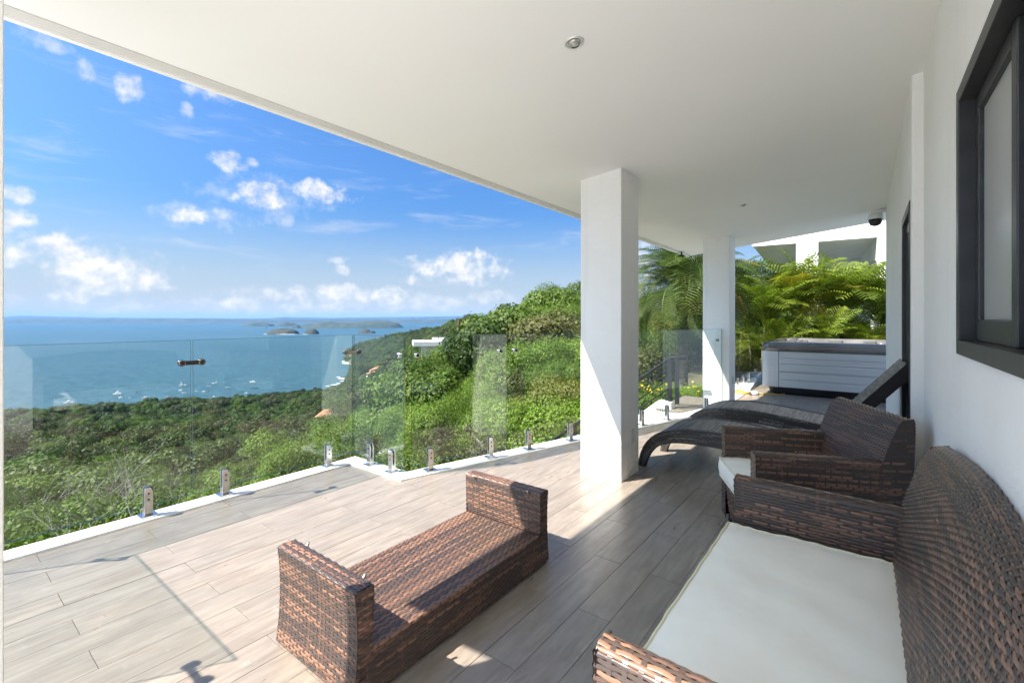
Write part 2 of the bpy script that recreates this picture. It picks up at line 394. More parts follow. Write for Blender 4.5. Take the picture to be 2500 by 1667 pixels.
for k in range(-2, 24):
    x0 = -3.477 + PW * k; off = .448 if k % 2 == 0 else .931
    for j in range(-3, 14):
        y0 = off + PL * j; y1 = y0 + PL
        if y1 < -.04 or y0 > 10.6: continue
        if y0 > 9.5 and x0 > -1.45: continue
        ya, yb = max(y0, -.045), min(y1, 11.2); xa, xb = max(x0, -3.783), min(x0 + PW, .262)
        if y0 < 7.9 and y0 > 3.6 and xa > .21: continue
        g = .0011
        poly = [(xa + g, ya + g), (xb - g, ya + g), (xb - g, yb - g), (xa + g, yb - g)]
        polys = [poly]
        if yb > 2.487 and xa < skx(yb) + .004 and y0 < 7.4:
            polys = [clip_poly(poly, 0, -1, 2.484), clip_poly(clip_poly(poly, 0, 1, -2.486), 1, -SK, -skx(0) - .003)]
        elif yb > 7.4 and xa < -1.69: polys = [clip_poly(clip_poly(poly, 1, 0, 1.697), 0, 1, -7.78)]
        polys = [p for p in polys if len(p) > 2]
        if not polys: continue
        poly = polys[0]
        if len(poly) < 3: continue
        isfull = len(polys) == 1 and len(poly) == 4 and abs(xb - xa - PW) < 1e-6 and abs(yb - ya - PL) < 1e-6 and abs(poly[0][0] - xa - g) < 1e-6 and abs(poly[2][1] - yb + g) < 1e-6 and abs(poly[3][0] - xa - g) < 1e-6
        cx, cy = (xa + xb) / 2, (ya + yb) / 2
        if isfull:
            if full is None:
                full = MB().prism([(p[0] - cx, p[1] - cy) for p in poly], -.012, 0).mesh('plank', 'plank')
            me = full
        else:
            mb_ = MB()
            for q in polys: mb_.prism([(p[0] - cx, p[1] - cy) for p in q], -.012, 0)
            me = mb_.mesh('plank', 'plank')
        o = obj('plank', me, deck, (cx, cy, rnd.uniform(-.0006, .0006))); npl += 1
# kerb
kb = MB()
def skew(y, d): return (skx(y) + d, y)
kb.prism([(-3.945, -.2), (-3.785, -.2), (-3.785, 2.487), (-3.945, 2.487)], -.28, .014)
kb.prism([(-3.945, 2.487), skew(2.487, 0), skew(2.75, -.0), skew(2.66, -.17), (-3.945, 2.648)], -.28, .0142)
kb.prism([skew(2.66, -.175), skew(2.75, 0), skew(7.39, 0), skew(7.39, -.24)], -.28, .0138)
kb.prism([(-3.785, -.2), (-1.985, -.2), (-1.985, -.048), (-3.785, -.048)], -.28, .0139)
kb.prism([(-2.06, 7.76), (-1.7, 7.76), (-1.7, 9.4), (-2.06, 13), (-2.3, 13)], -.28, .0137)
o = kb.build('kerb', 'kerb_paint', bevel=.006); tag(o, 'low white painted kerb along the open edge of the deck', None, None, 'structure')

# ------------------------------------------------------------------ roof, columns, wall
CSL = .105
def cz(x): return 2.592 + CSL * (x + 1.6)
RX = -2.55; RY0, RY1 = -.45, 8.66
rf = MB()
rf.prism([(RX + .052, RY0), (.5, RY0), (.5, RY1), (RX + .052, RY1)], [cz(RX + .052), cz(.5), cz(.5), cz(RX + .052)], [cz(RX) + .62] * 4)
rf = rf.build('roof_slab', 'ceiling_paint'); tag(rf, 'white sloping plastered ceiling over the terrace', 'ceiling')
eb = MB().prism([(RX, RY0 - .002), (RX + .055, RY0 - .002), (RX + .055, RY1 + .002), (RX, RY1 + .002)], [cz(RX) - .006, cz(RX + .055) - .006] * 1 + [cz(RX + .055) - .006, cz(RX) - .006], cz(RX) + .625)
eb.build('edge_beam', 'recess_shade_grey', rf)
MB().box(RX - .03, RX + .0, RY0 - .004, RY1 + .004, cz(RX) - .0165, cz(RX) + .02).build('drip_edge', 'ceiling_paint', rf)
cols = []
for i, (y0, y1, lab) in enumerate([(-.24, .137, 'white square column at the left edge of the view'), (3.573, 3.945, 'large white square column in front of the loungers with a socket plate'), (7.4, 7.77, 'farther white square column left of the hot tub')]):
    t = thing('column', lab, 'column', (-1.788, (y0 + y1) / 2, 0), 0, 'white columns carrying the ceiling')
    h = (y1 - y0) / 2
    MB().prism([(-.19, -h), (.19, -h), (.19, h), (-.19, h)], -.011, [cz(-1.978) + .03, cz(-1.598) + .03, cz(-1.598) + .03, cz(-1.978) + .03]).build('shaft', 'plaster', t, bevel=.008)
    cols.append(t)
def outlet(parent, y, z):
    p = MB().box(.19, .199, y - .04, y + .04, z - .06, z + .06).build('socket_plate', 'outlet', parent, bevel=.003)
    MB().box(.199, .202, y - .025, y - .004, z - .035, z + .035).build('switch', 'outlet', p, bevel=.001)
    MB().box(.199, .202, y + .004, y + .025, z - .035, z + .035).build('switch', 'outlet', p, bevel=.001)
outlet(cols[1], .03, .345); outlet(cols[2], .03, .42)

WX = .27; WX2 = .2165
hw = thing('house_wall', 'white plastered house wall along the right side with a dark framed window', 'wall', (WX, 0, 0))
w = MB()
ZT = 2.86
WY0, WY1, WZ0, WZ1 = .35, 2.28, 1.225, 2.155
w.box(0, .22, -.6, WY0, -.011, ZT); w.box(0, .22, WY1, 3.6, -.011, ZT); w.box(0, .22, WY0, WY1, -.011, WZ0); w.box(0, .22, WY0, WY1, WZ1, ZT)
w.build('wall', 'plaster', hw)
ps = MB().prism([(WX2 - WX, 3.6), (.22, 3.6), (.22, 3.69), (WX2 - WX, 3.69)], -.011, ZT).box(WX2 - WX, .22, 3.69, 4.44, 2.07, ZT).box(WX2 - WX, .22, 4.44, 7.82, -.011, ZT)
ps.build('wall', 'plaster', hw, bevel=.012)
# window: frame, sliding sash, dark second leaf
wf = MB(); fx0, fx1 = -.012, .14; ft = .05
wf.box(fx0, fx1, WY0, WY0 + ft, WZ0, WZ1).box(fx0, fx1, WY1 - ft, WY1, WZ0, WZ1).box(fx0, fx1, WY0 + ft, WY1 - ft, WZ0, WZ0 + ft).box(fx0, fx1, WY0 + ft, WY1 - ft, WZ1 - ft, WZ1)
win = wf.build('window', 'dark_frame', hw, bevel=.003)
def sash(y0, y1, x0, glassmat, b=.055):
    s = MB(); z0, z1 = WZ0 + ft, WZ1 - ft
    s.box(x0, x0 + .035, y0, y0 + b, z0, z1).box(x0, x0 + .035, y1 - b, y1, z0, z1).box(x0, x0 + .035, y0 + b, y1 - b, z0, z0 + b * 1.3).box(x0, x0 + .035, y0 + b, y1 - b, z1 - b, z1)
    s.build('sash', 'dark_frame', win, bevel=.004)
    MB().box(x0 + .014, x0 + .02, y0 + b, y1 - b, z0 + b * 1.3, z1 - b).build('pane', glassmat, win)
sash(1.68, 2.225, .03, 'grey_pane'); sash(WY0 + ft, 1.735, .078, 'house_window')
# room behind the window: pale blind close to the pane, dark box round it
bl = MB()
for k in range(24): bl.box(.066, .069, 1.738, 2.17, 1.28 + k * .036, 1.28 + k * .036 + .0345)
bl.build('blind', 'outlet', win)
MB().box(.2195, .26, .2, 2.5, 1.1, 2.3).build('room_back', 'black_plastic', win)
# sliding door in the recess behind the pilaster
dr = thing('sliding_door', 'dark framed sliding door in the recess beyond the window', 'door', (WX2, 3.69, 0))
d = MB(); W_, H_ = .75, 2.07
d.box(-.004, .1, .7, .75, 0, H_).box(-.004, .1, 0, .05, 0, H_).box(-.004, .1, .05, .7, H_ - .05, H_).box(-.004, .1, .05, .7, 0, .06)
d.build('door_frame', 'dark_frame', dr, bevel=.003)
MB().box(.02, .06, .06, .12, .06, 2.02).box(.02, .06, .62, .68, .06, 2.02).box(.02, .06, .12, .62, .06, .14).box(.02, .06, .12, .62, 1.95, 2.02).build('leaf', 'dark_frame', dr, bevel=.003)
MB().box(.035, .042, .12, .62, .14, 1.95).build('pane', 'house_window', dr)

# downlights, camera dome, flood light
def downlight(x, y, lab):
    t = thing('downlight', lab, 'lamp', (x, y, cz(x)), 0, 'recessed ceiling lights'); t.rotation_euler = (0, -math.atan(CSL), 0); t.scale = (.74, .74, 1)
    MB().lathe([(.062, .003), (.062, -.004), (.05, -.006), (.044, .001), (.044, .002)], 28).build('trim_ring', 'lamp_trim', t, True)
    MB().lathe([(.042, -.0005), (.036, -.010), (.02, -.014), (.001, -.014)], 24).build('lamp', 'lamp_well', t, True)
    MB().tube([(.03 * math.cos(a * .3), .03 * math.sin(a * .3), -.0135) for a in range(10)], .0022, 6).build('retaining_clip', 'black_plastic', t, True)
downlight(-1.085, 1.90, 'round recessed downlight in the ceiling above the coffee table'); downlight(-1.10, 5.76, 'small far recessed downlight in the ceiling beyond the first column')
t = thing('security_camera', 'dome security camera on a white bracket beside the wall end', 'camera', (.105, 7.72, cz(.105)))
MB().box(-.05, .11, -.03, .03, -.035, -.0).build('bracket', 'pump_white', t, bevel=.006)
MB().lathe([(.03, -.035), (.075, -.05), (.08, -.10), (.078, -.118)], 24).build('housing', 'pump_white', t, True)
MB().lathe([(.07, -.118), (.07, -.15), (.055, -.19), (.02, -.205), (.002, -.206)], 24).build('dome', 'black_plastic', t, True)
t = thing('flood_light', 'small black lamp hanging under the outer roof corner', 'lamp', (-2.5, 8.05, cz(-2.5)))
MB().tube([(0, 0, 0), (0, 0, -.05)], .012).build('stem', 'black_plastic', t); MB().lathe([(.02, -.05), (.06, -.075), (.07, -.085), (.01, -.086)], 16).build('shade', 'black_plastic', t, True)

# ------------------------------------------------------------------ glass balustrade
GT = 1.198; GB = .078
def gpanel(p, q, lab, z0=GB, z1=GT):
    p = Vector((*p, 0)); q = Vector((*q, 0)); L = (q - p).length
    t = thing('glass_panel', lab, 'glass panel', p, math.atan2(q.y - p.y, q.x - p.x), 'clear glass balustrade panels')
    MB().box(.003, L - .003, -.005, .005, z0 + .004, z1 - .004).build('pane', 'clear_glass', t)
    e = MB(); e.box(0, L, -.005, .005, z1 - .004, z1).box(0, L, -.005, .005, z0, z0 + .004).box(0, .003, -.005, .005, z0 + .004, z1 - .004).box(L - .003, L, -.005, .005, z0 + .004, z1 - .004)
    e.build('polished_edge', 'glass_edge', t)
    return t
GX = -3.87
def on_skew(px, d=-.075):
    vx = -math.sin(TH) + math.cos(TH) * (px - CX) / FPX; vy = math.cos(TH) + math.sin(TH) * (px - CX) / FPX
    # x = skx(0)+d + SK*y
    t_ = (skx(0) + d) / (vx - SK * vy); return (vx * t_, vy * t_)
gpanel((GX, -.10), (GX, 1.243), 'nearest glass panel of the left balustrade')
gpanel((GX, 1.253), (GX, 2.57), 'long glass panel between the bronze clip and the balustrade corner')
gpanel((GX + .012, 2.575), (-3.108, 2.56), 'short glass panel across the step in the deck edge')
gpanel(on_skew(1004), on_skew(1237), 'glass panel on the slanting edge right of the step')
gpanel(on_skew(1246), on_skew(1612), 'glass panel passing behind the big white column')
gpanel(on_skew(1617), on_skew(1762), 'glass panel ending in front of the farther white column')
gpanel((-3.86, -.09), (-2.53, -.09), 'glass panel across the near end of the deck by the left column')
gpanel((-1.95, 9.46), (-1.98, 12.2), 'far glass panel beside the hot tub')

def make_spigot():
    t = thing('spigot', 'x', 'glass clamp')
    MB().prism_yz([(-.024, .012), (.024, .012), (.024, .16), (.012, .195), (-.024, .195)], -.022, -.007).build('post', 'steel', t, bevel=.002)
    MB().prism_yz([(-.024, .012), (.024, .012), (.024, .16), (.012, .195), (-.024, .195)], .007, .022).build('post', 'steel', t, bevel=.002)
    MB().box(-.0065, .0065, -.0245, .0245, .075, .196).build('gasket', 'rubber', t); MB().box(-.007, .007, -.0235, .0235, .012, .07).build('web', 'steel', t)
    MB().box(-.05, .05, -.05, .05, 0, .012).build('base_plate', 'steel', t, bevel=.003)
    for z in (.115, .155): MB().lathe([(.0055, .0), (.0055, .003), (.003, .0035)], 12, (.0222, 0, z), 'x').build('bolt', 'rubber', t)
    return t
sp0 = make_spigot()
SKA = math.atan2(1, SK) - PI / 2      # heading of slanted run relative to +Y
spots = [((-3.87, .99), 0, 'spigot nearest the left edge on the left kerb'), ((-3.87, 1.465), 0, 'spigot on the left kerb just right of the bronze clip joint'), ((-3.87, 2.315), 0, 'last spigot on the left kerb before the step'),
         ((-3.60, 2.572), PI / 2 + PI, 'left of the two spigots on the step kerb'), ((-3.28, 2.566), PI / 2 + PI, 'right of the two spigots on the step kerb'),
         (None, 2.80, 'first spigot on the slanting kerb right of the step'), (None, 3.41, 'spigot on the slanting kerb behind the coffee table end'), (None, 3.86, 'spigot on the slanting kerb left of the big column'), (None, 4.42, 'spigot half hidden at the left edge of the big column'),
         (None, 5.60, 'first spigot seen right of the big column'), (None, 6.10, 'spigot in front of the stair landing'), (None, 7.0, 'spigot at the foot of the farther column')]
for i, (p, a, lab) in enumerate(spots):
    o = sp0 if i == 0 else copy_tree(sp0)
    if p is None: o.location = (skx(a) - .075, a, .014); o.rotation_euler = (0, 0, SKA)
    else: o.location = (p[0], p[1], .014); o.rotation_euler = (0, 0, a)
    o['label'] = lab; o['group'] = 'steel spigots holding the glass'
for i, (y, lab) in enumerate([(9.75, 'nearest small spigot beside the hot tub'), (10.3, 'second small spigot beside the hot tub'), (10.9, 'third small spigot beside the hot tub'), (11.7, 'farthest small spigot beside the hot tub')]):
    o = copy_tree(sp0); o.location = (-1.955 - .01 * i, y, .014); o.rotation_euler = (0, 0, 0); o['label'] = lab; o['group'] = 'steel spigots holding the glass'
# clips across the joints
def clip(p, ang, lab, two=True, m='bronze_steel', z=1.033):
    t = thing('panel_clip', lab, 'clip', (p[0], p[1], z), ang, 'clips joining the glass panels')
    for sx in ((-.062, .062) if two else (0,)):
        MB().lathe([(.021, -.0165), (.023, -.013), (.023, -.0052)], 20, (sx, 0, 0), 'y').build('disc', m, t, True); MB().lathe([(.023, .0052), (.023, .013), (.021, .0165)], 20, (sx, 0, 0), 'y').build('disc', m, t, True)
        MB().lathe([(.015, -.0185), (.015, -.0165)], 16, (sx, 0, 0), 'y').build('cap', 'rubber', t)
    if two: MB().box(-.062, .062, -.014, -.0055, -.016, .016).build('bar', m, t, bevel=.002)
    return t
clip((GX, 1.248), PI / 2, 'bronze two disc clip on the joint of the left glass panels')
clip((GX + .02, 2.55), PI / 4 * 1.15, 'clip on the corner joint above the step kerb', True)
for px, lab in ((972, 'round steel knob on the glass at the right end of the step'), ):
    clip((-3.185, 2.562), 0, lab, False, 'steel')
for px, lab in ((1018, 'round steel knob near the left edge of the slanting panel'), (1221, 'round steel knob left of the narrow panel gap'), (1258, 'round steel knob right of the narrow panel gap'), (1751, 'round steel knob on the glass before the farther column')):
    q = on_skew(px); clip(q, SKA + PI / 2, lab, False, 'steel')

clip((-2.5, -.09), 0, 'bronze clip on the free edge of the near end glass panel')
clip((-3.84, -.07), PI / 4, 'bronze clip on the near left corner of the glass')
# ------------------------------------------------------------------ stairs and landing beyond the glass
ld = thing('stair_landing', 'plank topped landing at the head of the outside stairs', 'landing', (-2.5, 6.9, 0))
MB().prism([(-.02, 0), (.52, 0), (.62, .5), (.55, 1.4), (-.02, 1.4)], -.5, -.02).build('riser', 'kerb_paint', ld)
for k in range(9): MB().prism([(-.03, -.02 + k * .158), (.50 + k * .02, -.02 + k * .158), (.50 + k * .02, .133 + k * .158), (-.03, .133 + k * .158)], -.02, -.002).build('plank', 'plank', ld)
MB().box(-.1, .5, -.36, -.004, -.5, -.17).build('lower_step', 'kerb_paint', ld); MB().box(-.1, .42, -.355, -.02, -.17, -.155).build('plank', 'plank', ld)
sw = thing('stair_wall', 'sloping white stair parapet under the black railing', 'wall', (0, 6.92, 0))
MB().prism_xz([(-2.30, .10), (-2.50, .11), (-5.2, -2.1), (-5.2, -3.2), (-2.30, -1.2)], .0, .16).build('parapet', 'kerb_paint', sw, bevel=.01)
for k in range(9):
    MB().box(-2.8 - k * .28, -2.52 - k * .28, .17, 1.2, -.6 - k * .2, -.17 - k * .2).build('step', 'kerb_paint', sw)
rl = thing('stair_railing', 'black metal stair railing with thin sloping bars', 'railing', (0, 7.0, 0))
def rz(x): return .753 + (x + 2.35) * .758
MB().tube([(-4.9, 0, rz(-4.9)), (-2.37, 0, rz(-2.37)), (-2.33, 0, .765), (-2.1, 0, .765)], .027, 8).build('handrail', 'rail_black', rl, True)
for x in (-2.35, -2.24): MB().box(x - .026, x + .026, -.026, .026, .08, .755).build('post', 'rail_black', rl)
MB().box(-4.0, -3.96, -.02, .02, -1.2, rz(-3.98)).build('post', 'rail_black', rl)
for k in range(4): MB().tube([(-4.9, 0, rz(-4.9) - .15 * (k + 1)), (-2.36, 0, rz(-2.36) - .15 * (k + 1))], .011, 6).build('bar', 'rail_black', rl, True)

# ------------------------------------------------------------------ wicker furniture
def frame_of(P, s, t, flip):
    e = 1e-3
    ds = P(s + e, t) - P(s - e, t); dt = P(s, t + e) - P(s, t - e)
    n = np.cross(ds, dt); n /= np.linalg.norm(n, axis=-1, keepdims=True) + 1e-12
    return -n if flip else n
class Weave:
    def __init__(s): s.V = []; s.Q = []; s.T = []; s.M = []; s.n = 0
    def _put(s, V, Q, T, m):
        s.V.append(V.reshape(-1, 3)); s.Q.append(Q.reshape(-1, 4) + s.n); s.T.append(T.ravel()); s.M.append(np.full(len(Q.reshape(-1, 4)), m)); s.n += V.reshape(-1, 3).shape[0]
    def grid(s, P, S, T, ns, nt, off, m, flip=False):
        a, b = np.meshgrid(np.linspace(0, S, ns), np.linspace(0, T, nt)); N = frame_of(P, a, b, flip); V = P(a, b) + N * off
        i = np.arange(ns * nt).reshape(nt, ns); Q = np.stack([i[:-1, :-1], i[:-1, 1:], i[1:, 1:], i[1:, :-1]], -1)
        s._put(V, Q, np.zeros(ns * nt), m)
    def panel(s, P, S, T, ps=.025, pt=.0128, flip=False, a=.0019, bias=.5, core=True, hi=.0015, warp=True, seg=(.09, .32), bv=.18):
        n = max(1, int(round(T / pt))); pt = T / n; k = max(1, int(round(S / ps))); ps = S / k; m = k * 3 + 1
        sv = np.linspace(0, S, m); rows = np.arange(n)
        tt = (rows[:, None, None] + .5) * pt + np.array([-.47, 0, .47])[None, :, None] * pt
        ss = np.broadcast_to(sv[None, None, :], (n, 3, m)); tt = np.broadcast_to(tt, (n, 3, m))
        off = a * np.cos(PI * ss / ps + PI * rows[:, None, None]) + np.array([-hi, hi, -hi])[None, :, None]
        V = P(ss, tt) + frame_of(P, ss, tt, flip) * off[..., None]
        i = np.arange(n * 3 * m).reshape(n, 3, m); Q = np.stack([i[:, :-1, :-1], i[:, :-1, 1:], i[:, 1:, 1:], i[:, 1:, :-1]], -1)
        seg = RS.uniform(seg[0], seg[1], n); tab = np.clip(RS.normal(bias, .3, (n, 400)), 0, 1); base = RS.uniform(-bv, bv, n)
        idx = np.clip(((sv[None, :] + RS.uniform(0, 3, n)[:, None]) / seg[:, None]).astype(int), 0, 399)
        tone = np.take_along_axis(tab, idx, 1) + base[:, None]; tone = np.broadcast_to(tone[:, None, :], (n, 3, m))
        s._put(V, Q, tone, 0)
        if warp:
            kk = np.arange(k + 1); nt = max(2, n + 1); tv = np.linspace(0, T, nt); wv = .17 * ps
            sv2 = np.clip(kk[:, None, None] * ps + np.array([-wv, wv])[None, :, None], 0, S); sv2 = np.broadcast_to(sv2, (k + 1, 2, nt)); tv2 = np.broadcast_to(tv[None, None, :], (k + 1, 2, nt))
            V = P(sv2, tv2) + frame_of(P, sv2, tv2, flip) * .0003
            i = np.arange((k + 1) * 2 * nt).reshape(k + 1, 2, nt); Q = np.stack([i[:, 0, :-1], i[:, 1, :-1], i[:, 1, 1:], i[:, 0, 1:]], -1)
            s._put(V, Q, np.broadcast_to(np.clip(RS.normal(bias - .15, .2, (k + 1, 1, 1)), 0, 1), (k + 1, 2, nt)), 0)
        if core: s.grid(P, S, T, max(2, min(40, int(S / .03))), max(2, min(60, int(T / .02))), -.0045, 1, flip)
    def build(s, name, parent, mats=('wicker', 'wicker_core')):
        me = mesh_np(name, np.concatenate(s.V), np.concatenate(s.Q), list(mats), True, np.concatenate(s.T), np.concatenate(s.M))
        return obj(name, me, parent)
def polyline(pts, smooth=0):
    """arc-length parametrised path in 2D -> function t->(a,b), total length"""
    p = np.array(pts, float)
    for _ in range(smooth):
        q = [p[0]]
        for i in range(len(p) - 1): q += [p[i] * .75 + p[i + 1] * .25, p[i] * .25 + p[i + 1] * .75]
        p = np.array(q + [p[-1]])
    d = np.concatenate([[0], np.cumsum(np.linalg.norm(np.diff(p, axis=0), axis=1))])
    d0, d1 = p[0] - p[1], p[-1] - p[-2]; d0 /= np.linalg.norm(d0); d1 /= np.linalg.norm(d1)
    def f(t):
        a = np.interp(t, d, p[:, 0]); b = np.interp(t, d, p[:, 1])
        under = np.minimum(t, 0); over = np.maximum(t - d[-1], 0)
        return a - under * d0[0] + over * d1[0], b - under * d0[1] + over * d1[1]
    return f, d[-1]
def flat(o, us, ut):
    o, us, ut = (np.array(v, float) for v in (o, us, ut))
    return lambda s, t: o + np.asarray(s)[..., None] * us + np.asarray(t)[..., None] * ut

# coffee table base: two upright ends and a low woven shelf
ct = thing('coffee_table', 'low brown wicker coffee table frame with two upright ends and no glass top', 'table', (-1.68, 1.555, 0))
TW, TL, TH_ = .55, 1.205, .40
for sgn in (-1, 1):
    wv = Weave()
    yo = TL / 2
    # end panel profile in (y,z): outside up (slightly hollow), over the top, inside down to the shelf
    prof, ln = polyline([(yo + .018, .008), (yo + .006, .10), (yo, .22), (yo + .004, .33), (yo + .012, TH_ - .008), (yo + .008, TH_), (yo - .06, TH_), (yo - .068, TH_ - .006), (yo - .066, .30), (yo - .06, .165)], 1)
    def P(s, t, prof=prof, sgn=sgn):
        a, b = prof(t); return np.stack([(s - TW / 2) * 1.0, sgn * a, b], -1)
    wv.panel(P, TW, ln, .026, .0128, flip=(sgn > 0), bias=.56)
    for sx in (-1, 1):      # narrow side faces
        out = polyline([(yo + .018, .008), (yo + .006, .10), (yo, .22), (yo + .004, .33), (yo + .012, TH_ - .004)], 1)[0]; Lz = polyline([(yo + .018, .008), (yo + .006, .10), (yo, .22), (yo + .004, .33), (yo + .012, TH_ - .004)], 1)[1]
        def P2(s, t, out=out, sgn=sgn, sx=sx):
            a, b = out(t); fr = s / .08
            return np.stack([np.full_like(a, sx * (TW / 2)) , sgn * (a * (1 - fr) + (yo - .064) * fr), b], -1)
        wv.panel(P2, .08, Lz, .026, .0128, flip=(sgn * sx > 0), bias=.42)
    wv.build('end_panel', ct)
    for sx in (-1, 1):
        MB().tube([(sx * .2, sgn * (yo - .062), TH_ - .015), (sx * .2, sgn * (yo - .078), TH_ - .012), (sx * .2, sgn * (yo - .082), TH_ + .002)], .006, 10).build('glass_rest', 'steel', ct, True)
wv = Weave(); wv.panel(flat((-TW / 2 + .004, -TL / 2 + .07, .168), (0, 1, 0), (1, 0, 0)), TL - .14, TW - .008, .026, .0128, flip=True, bias=.55, seg=(.7, 1.6), bv=.12); wv.build('shelf', ct)
for sx in (-1, 1):
    wv = Weave(); pr, l2 = polyline([(TW / 2 - .004, .168), (TW / 2, .16), (TW / 2 + .004, .09), (TW / 2 + .01, .012)], 1)
    def P3(s, t, pr=pr, sx=sx):
        a, b = pr(t); return np.stack([sx * a, s - TL / 2 + .01, b], -1)
    wv.panel(P3, TL - .02, l2, .026, .0128, flip=(sx > 0), bias=.45); wv.build('side_rail', ct)

def soft_box(L, Wd, h, puff=.02, nx=90, ny=60, seed=1, rr=.03):
    """cushion: rounded box of size L (x) * Wd (y) * h, base at z=0"""
    rs = np.random.RandomState(seed); ph = rs.uniform(0, 6, 6)
    V = []; Q = []
    def sheet(top):
        a = np.sin(np.linspace(-PI / 2, PI / 2, nx)); b = np.sin(np.linspace(-PI / 2, PI / 2, ny)); A, B = np.meshgrid(a, b)
        X = A * L / 2; Y = B * Wd / 2
        bulge = (1 - A ** 4) * (1 - B ** 4)
        Z = (h - rr * .35 + puff * bulge) if top else (rr * .2 - .2 * puff * bulge)
        if top:
            edge = np.exp(-((1 - np.abs(B)) / .14)); edge2 = np.exp(-((1 - np.abs(A)) / .10))
            rw = np.interp(np.linspace(0, 1, nx), np.linspace(0, 1, 46), rs.normal(0, 1, 46))[None, :]; rv = np.interp(np.linspace(0, 1, ny), np.linspace(0, 1, 26), rs.normal(0, 1, 26))[:, None]
            Z = Z + .0022 * edge * rw + .002 * edge2 * rv + .003 * np.sin(X * 7 + Y * 5 + ph[2] + 1.5 * np.sin(Y * 6)) * bulge + .0016 * np.sin(X * 19 - Y * 13 + ph[3] + 2 * np.sin(X * 5)) * bulge
        return np.stack([X, Y, Z], -1)
    T = sheet(True); Bm = sheet(False)
    i = np.arange(nx * ny).reshape(ny, nx); q = np.stack([i[:-1, :-1], i[:-1, 1:], i[1:, 1:], i[1:, :-1]], -1).reshape(-1, 4)
    V = np.concatenate([T.reshape(-1, 3), Bm.reshape(-1, 3)[:]]); Q = [q, (q + nx * ny)[:, ::-1]]
    ring = np.concatenate([i[0, :], i[1:, -1], i[-1, -2::-1], i[-2:0:-1, 0]])
    # bulged wall
    m = len(ring); levels = 5; base = len(V); W_ = [ring]
    for lv in range(1, levels):
        f = lv / levels; p = V[ring] * (1 - f) + V[ring + nx * ny] * f; bl = 1 + .022 * math.sin(PI * f) / max(.2, 1)
        p = p * np.array([1 + .02 * math.sin(PI * f), 1 + .03 * math.sin(PI * f), 1]); V = np.concatenate([V, p]); W_.append(np.arange(m) + base + (lv - 1) * m)
    W_.append(ring + nx * ny)
    for a, b in zip(W_[:-1], W_[1:]): Q.append(np.stack([a, b, np.roll(b, -1), np.roll(a, -1)], -1))
    return V, np.concatenate(Q), V[ring], V[ring + nx * ny]
def cushion(name, L, Wd, h, loc, rotz, lab, seed, puff=.02):
    V, Q, r1, r2 = soft_box(L, Wd, h, puff, seed=seed)
    t = thing(name, lab, 'cushion', loc, rotz, 'off white seat cushions')
    obj('cover', mesh_np('cover', V, Q, 'cushion', True), t)
    for r in (r1, r2):
        pts = [Vector(p) * 1.004 for p in r]; MB().tube(pts + [pts[0]], .0055, 6, False).build('piping', 'piping', t, True)
    return t

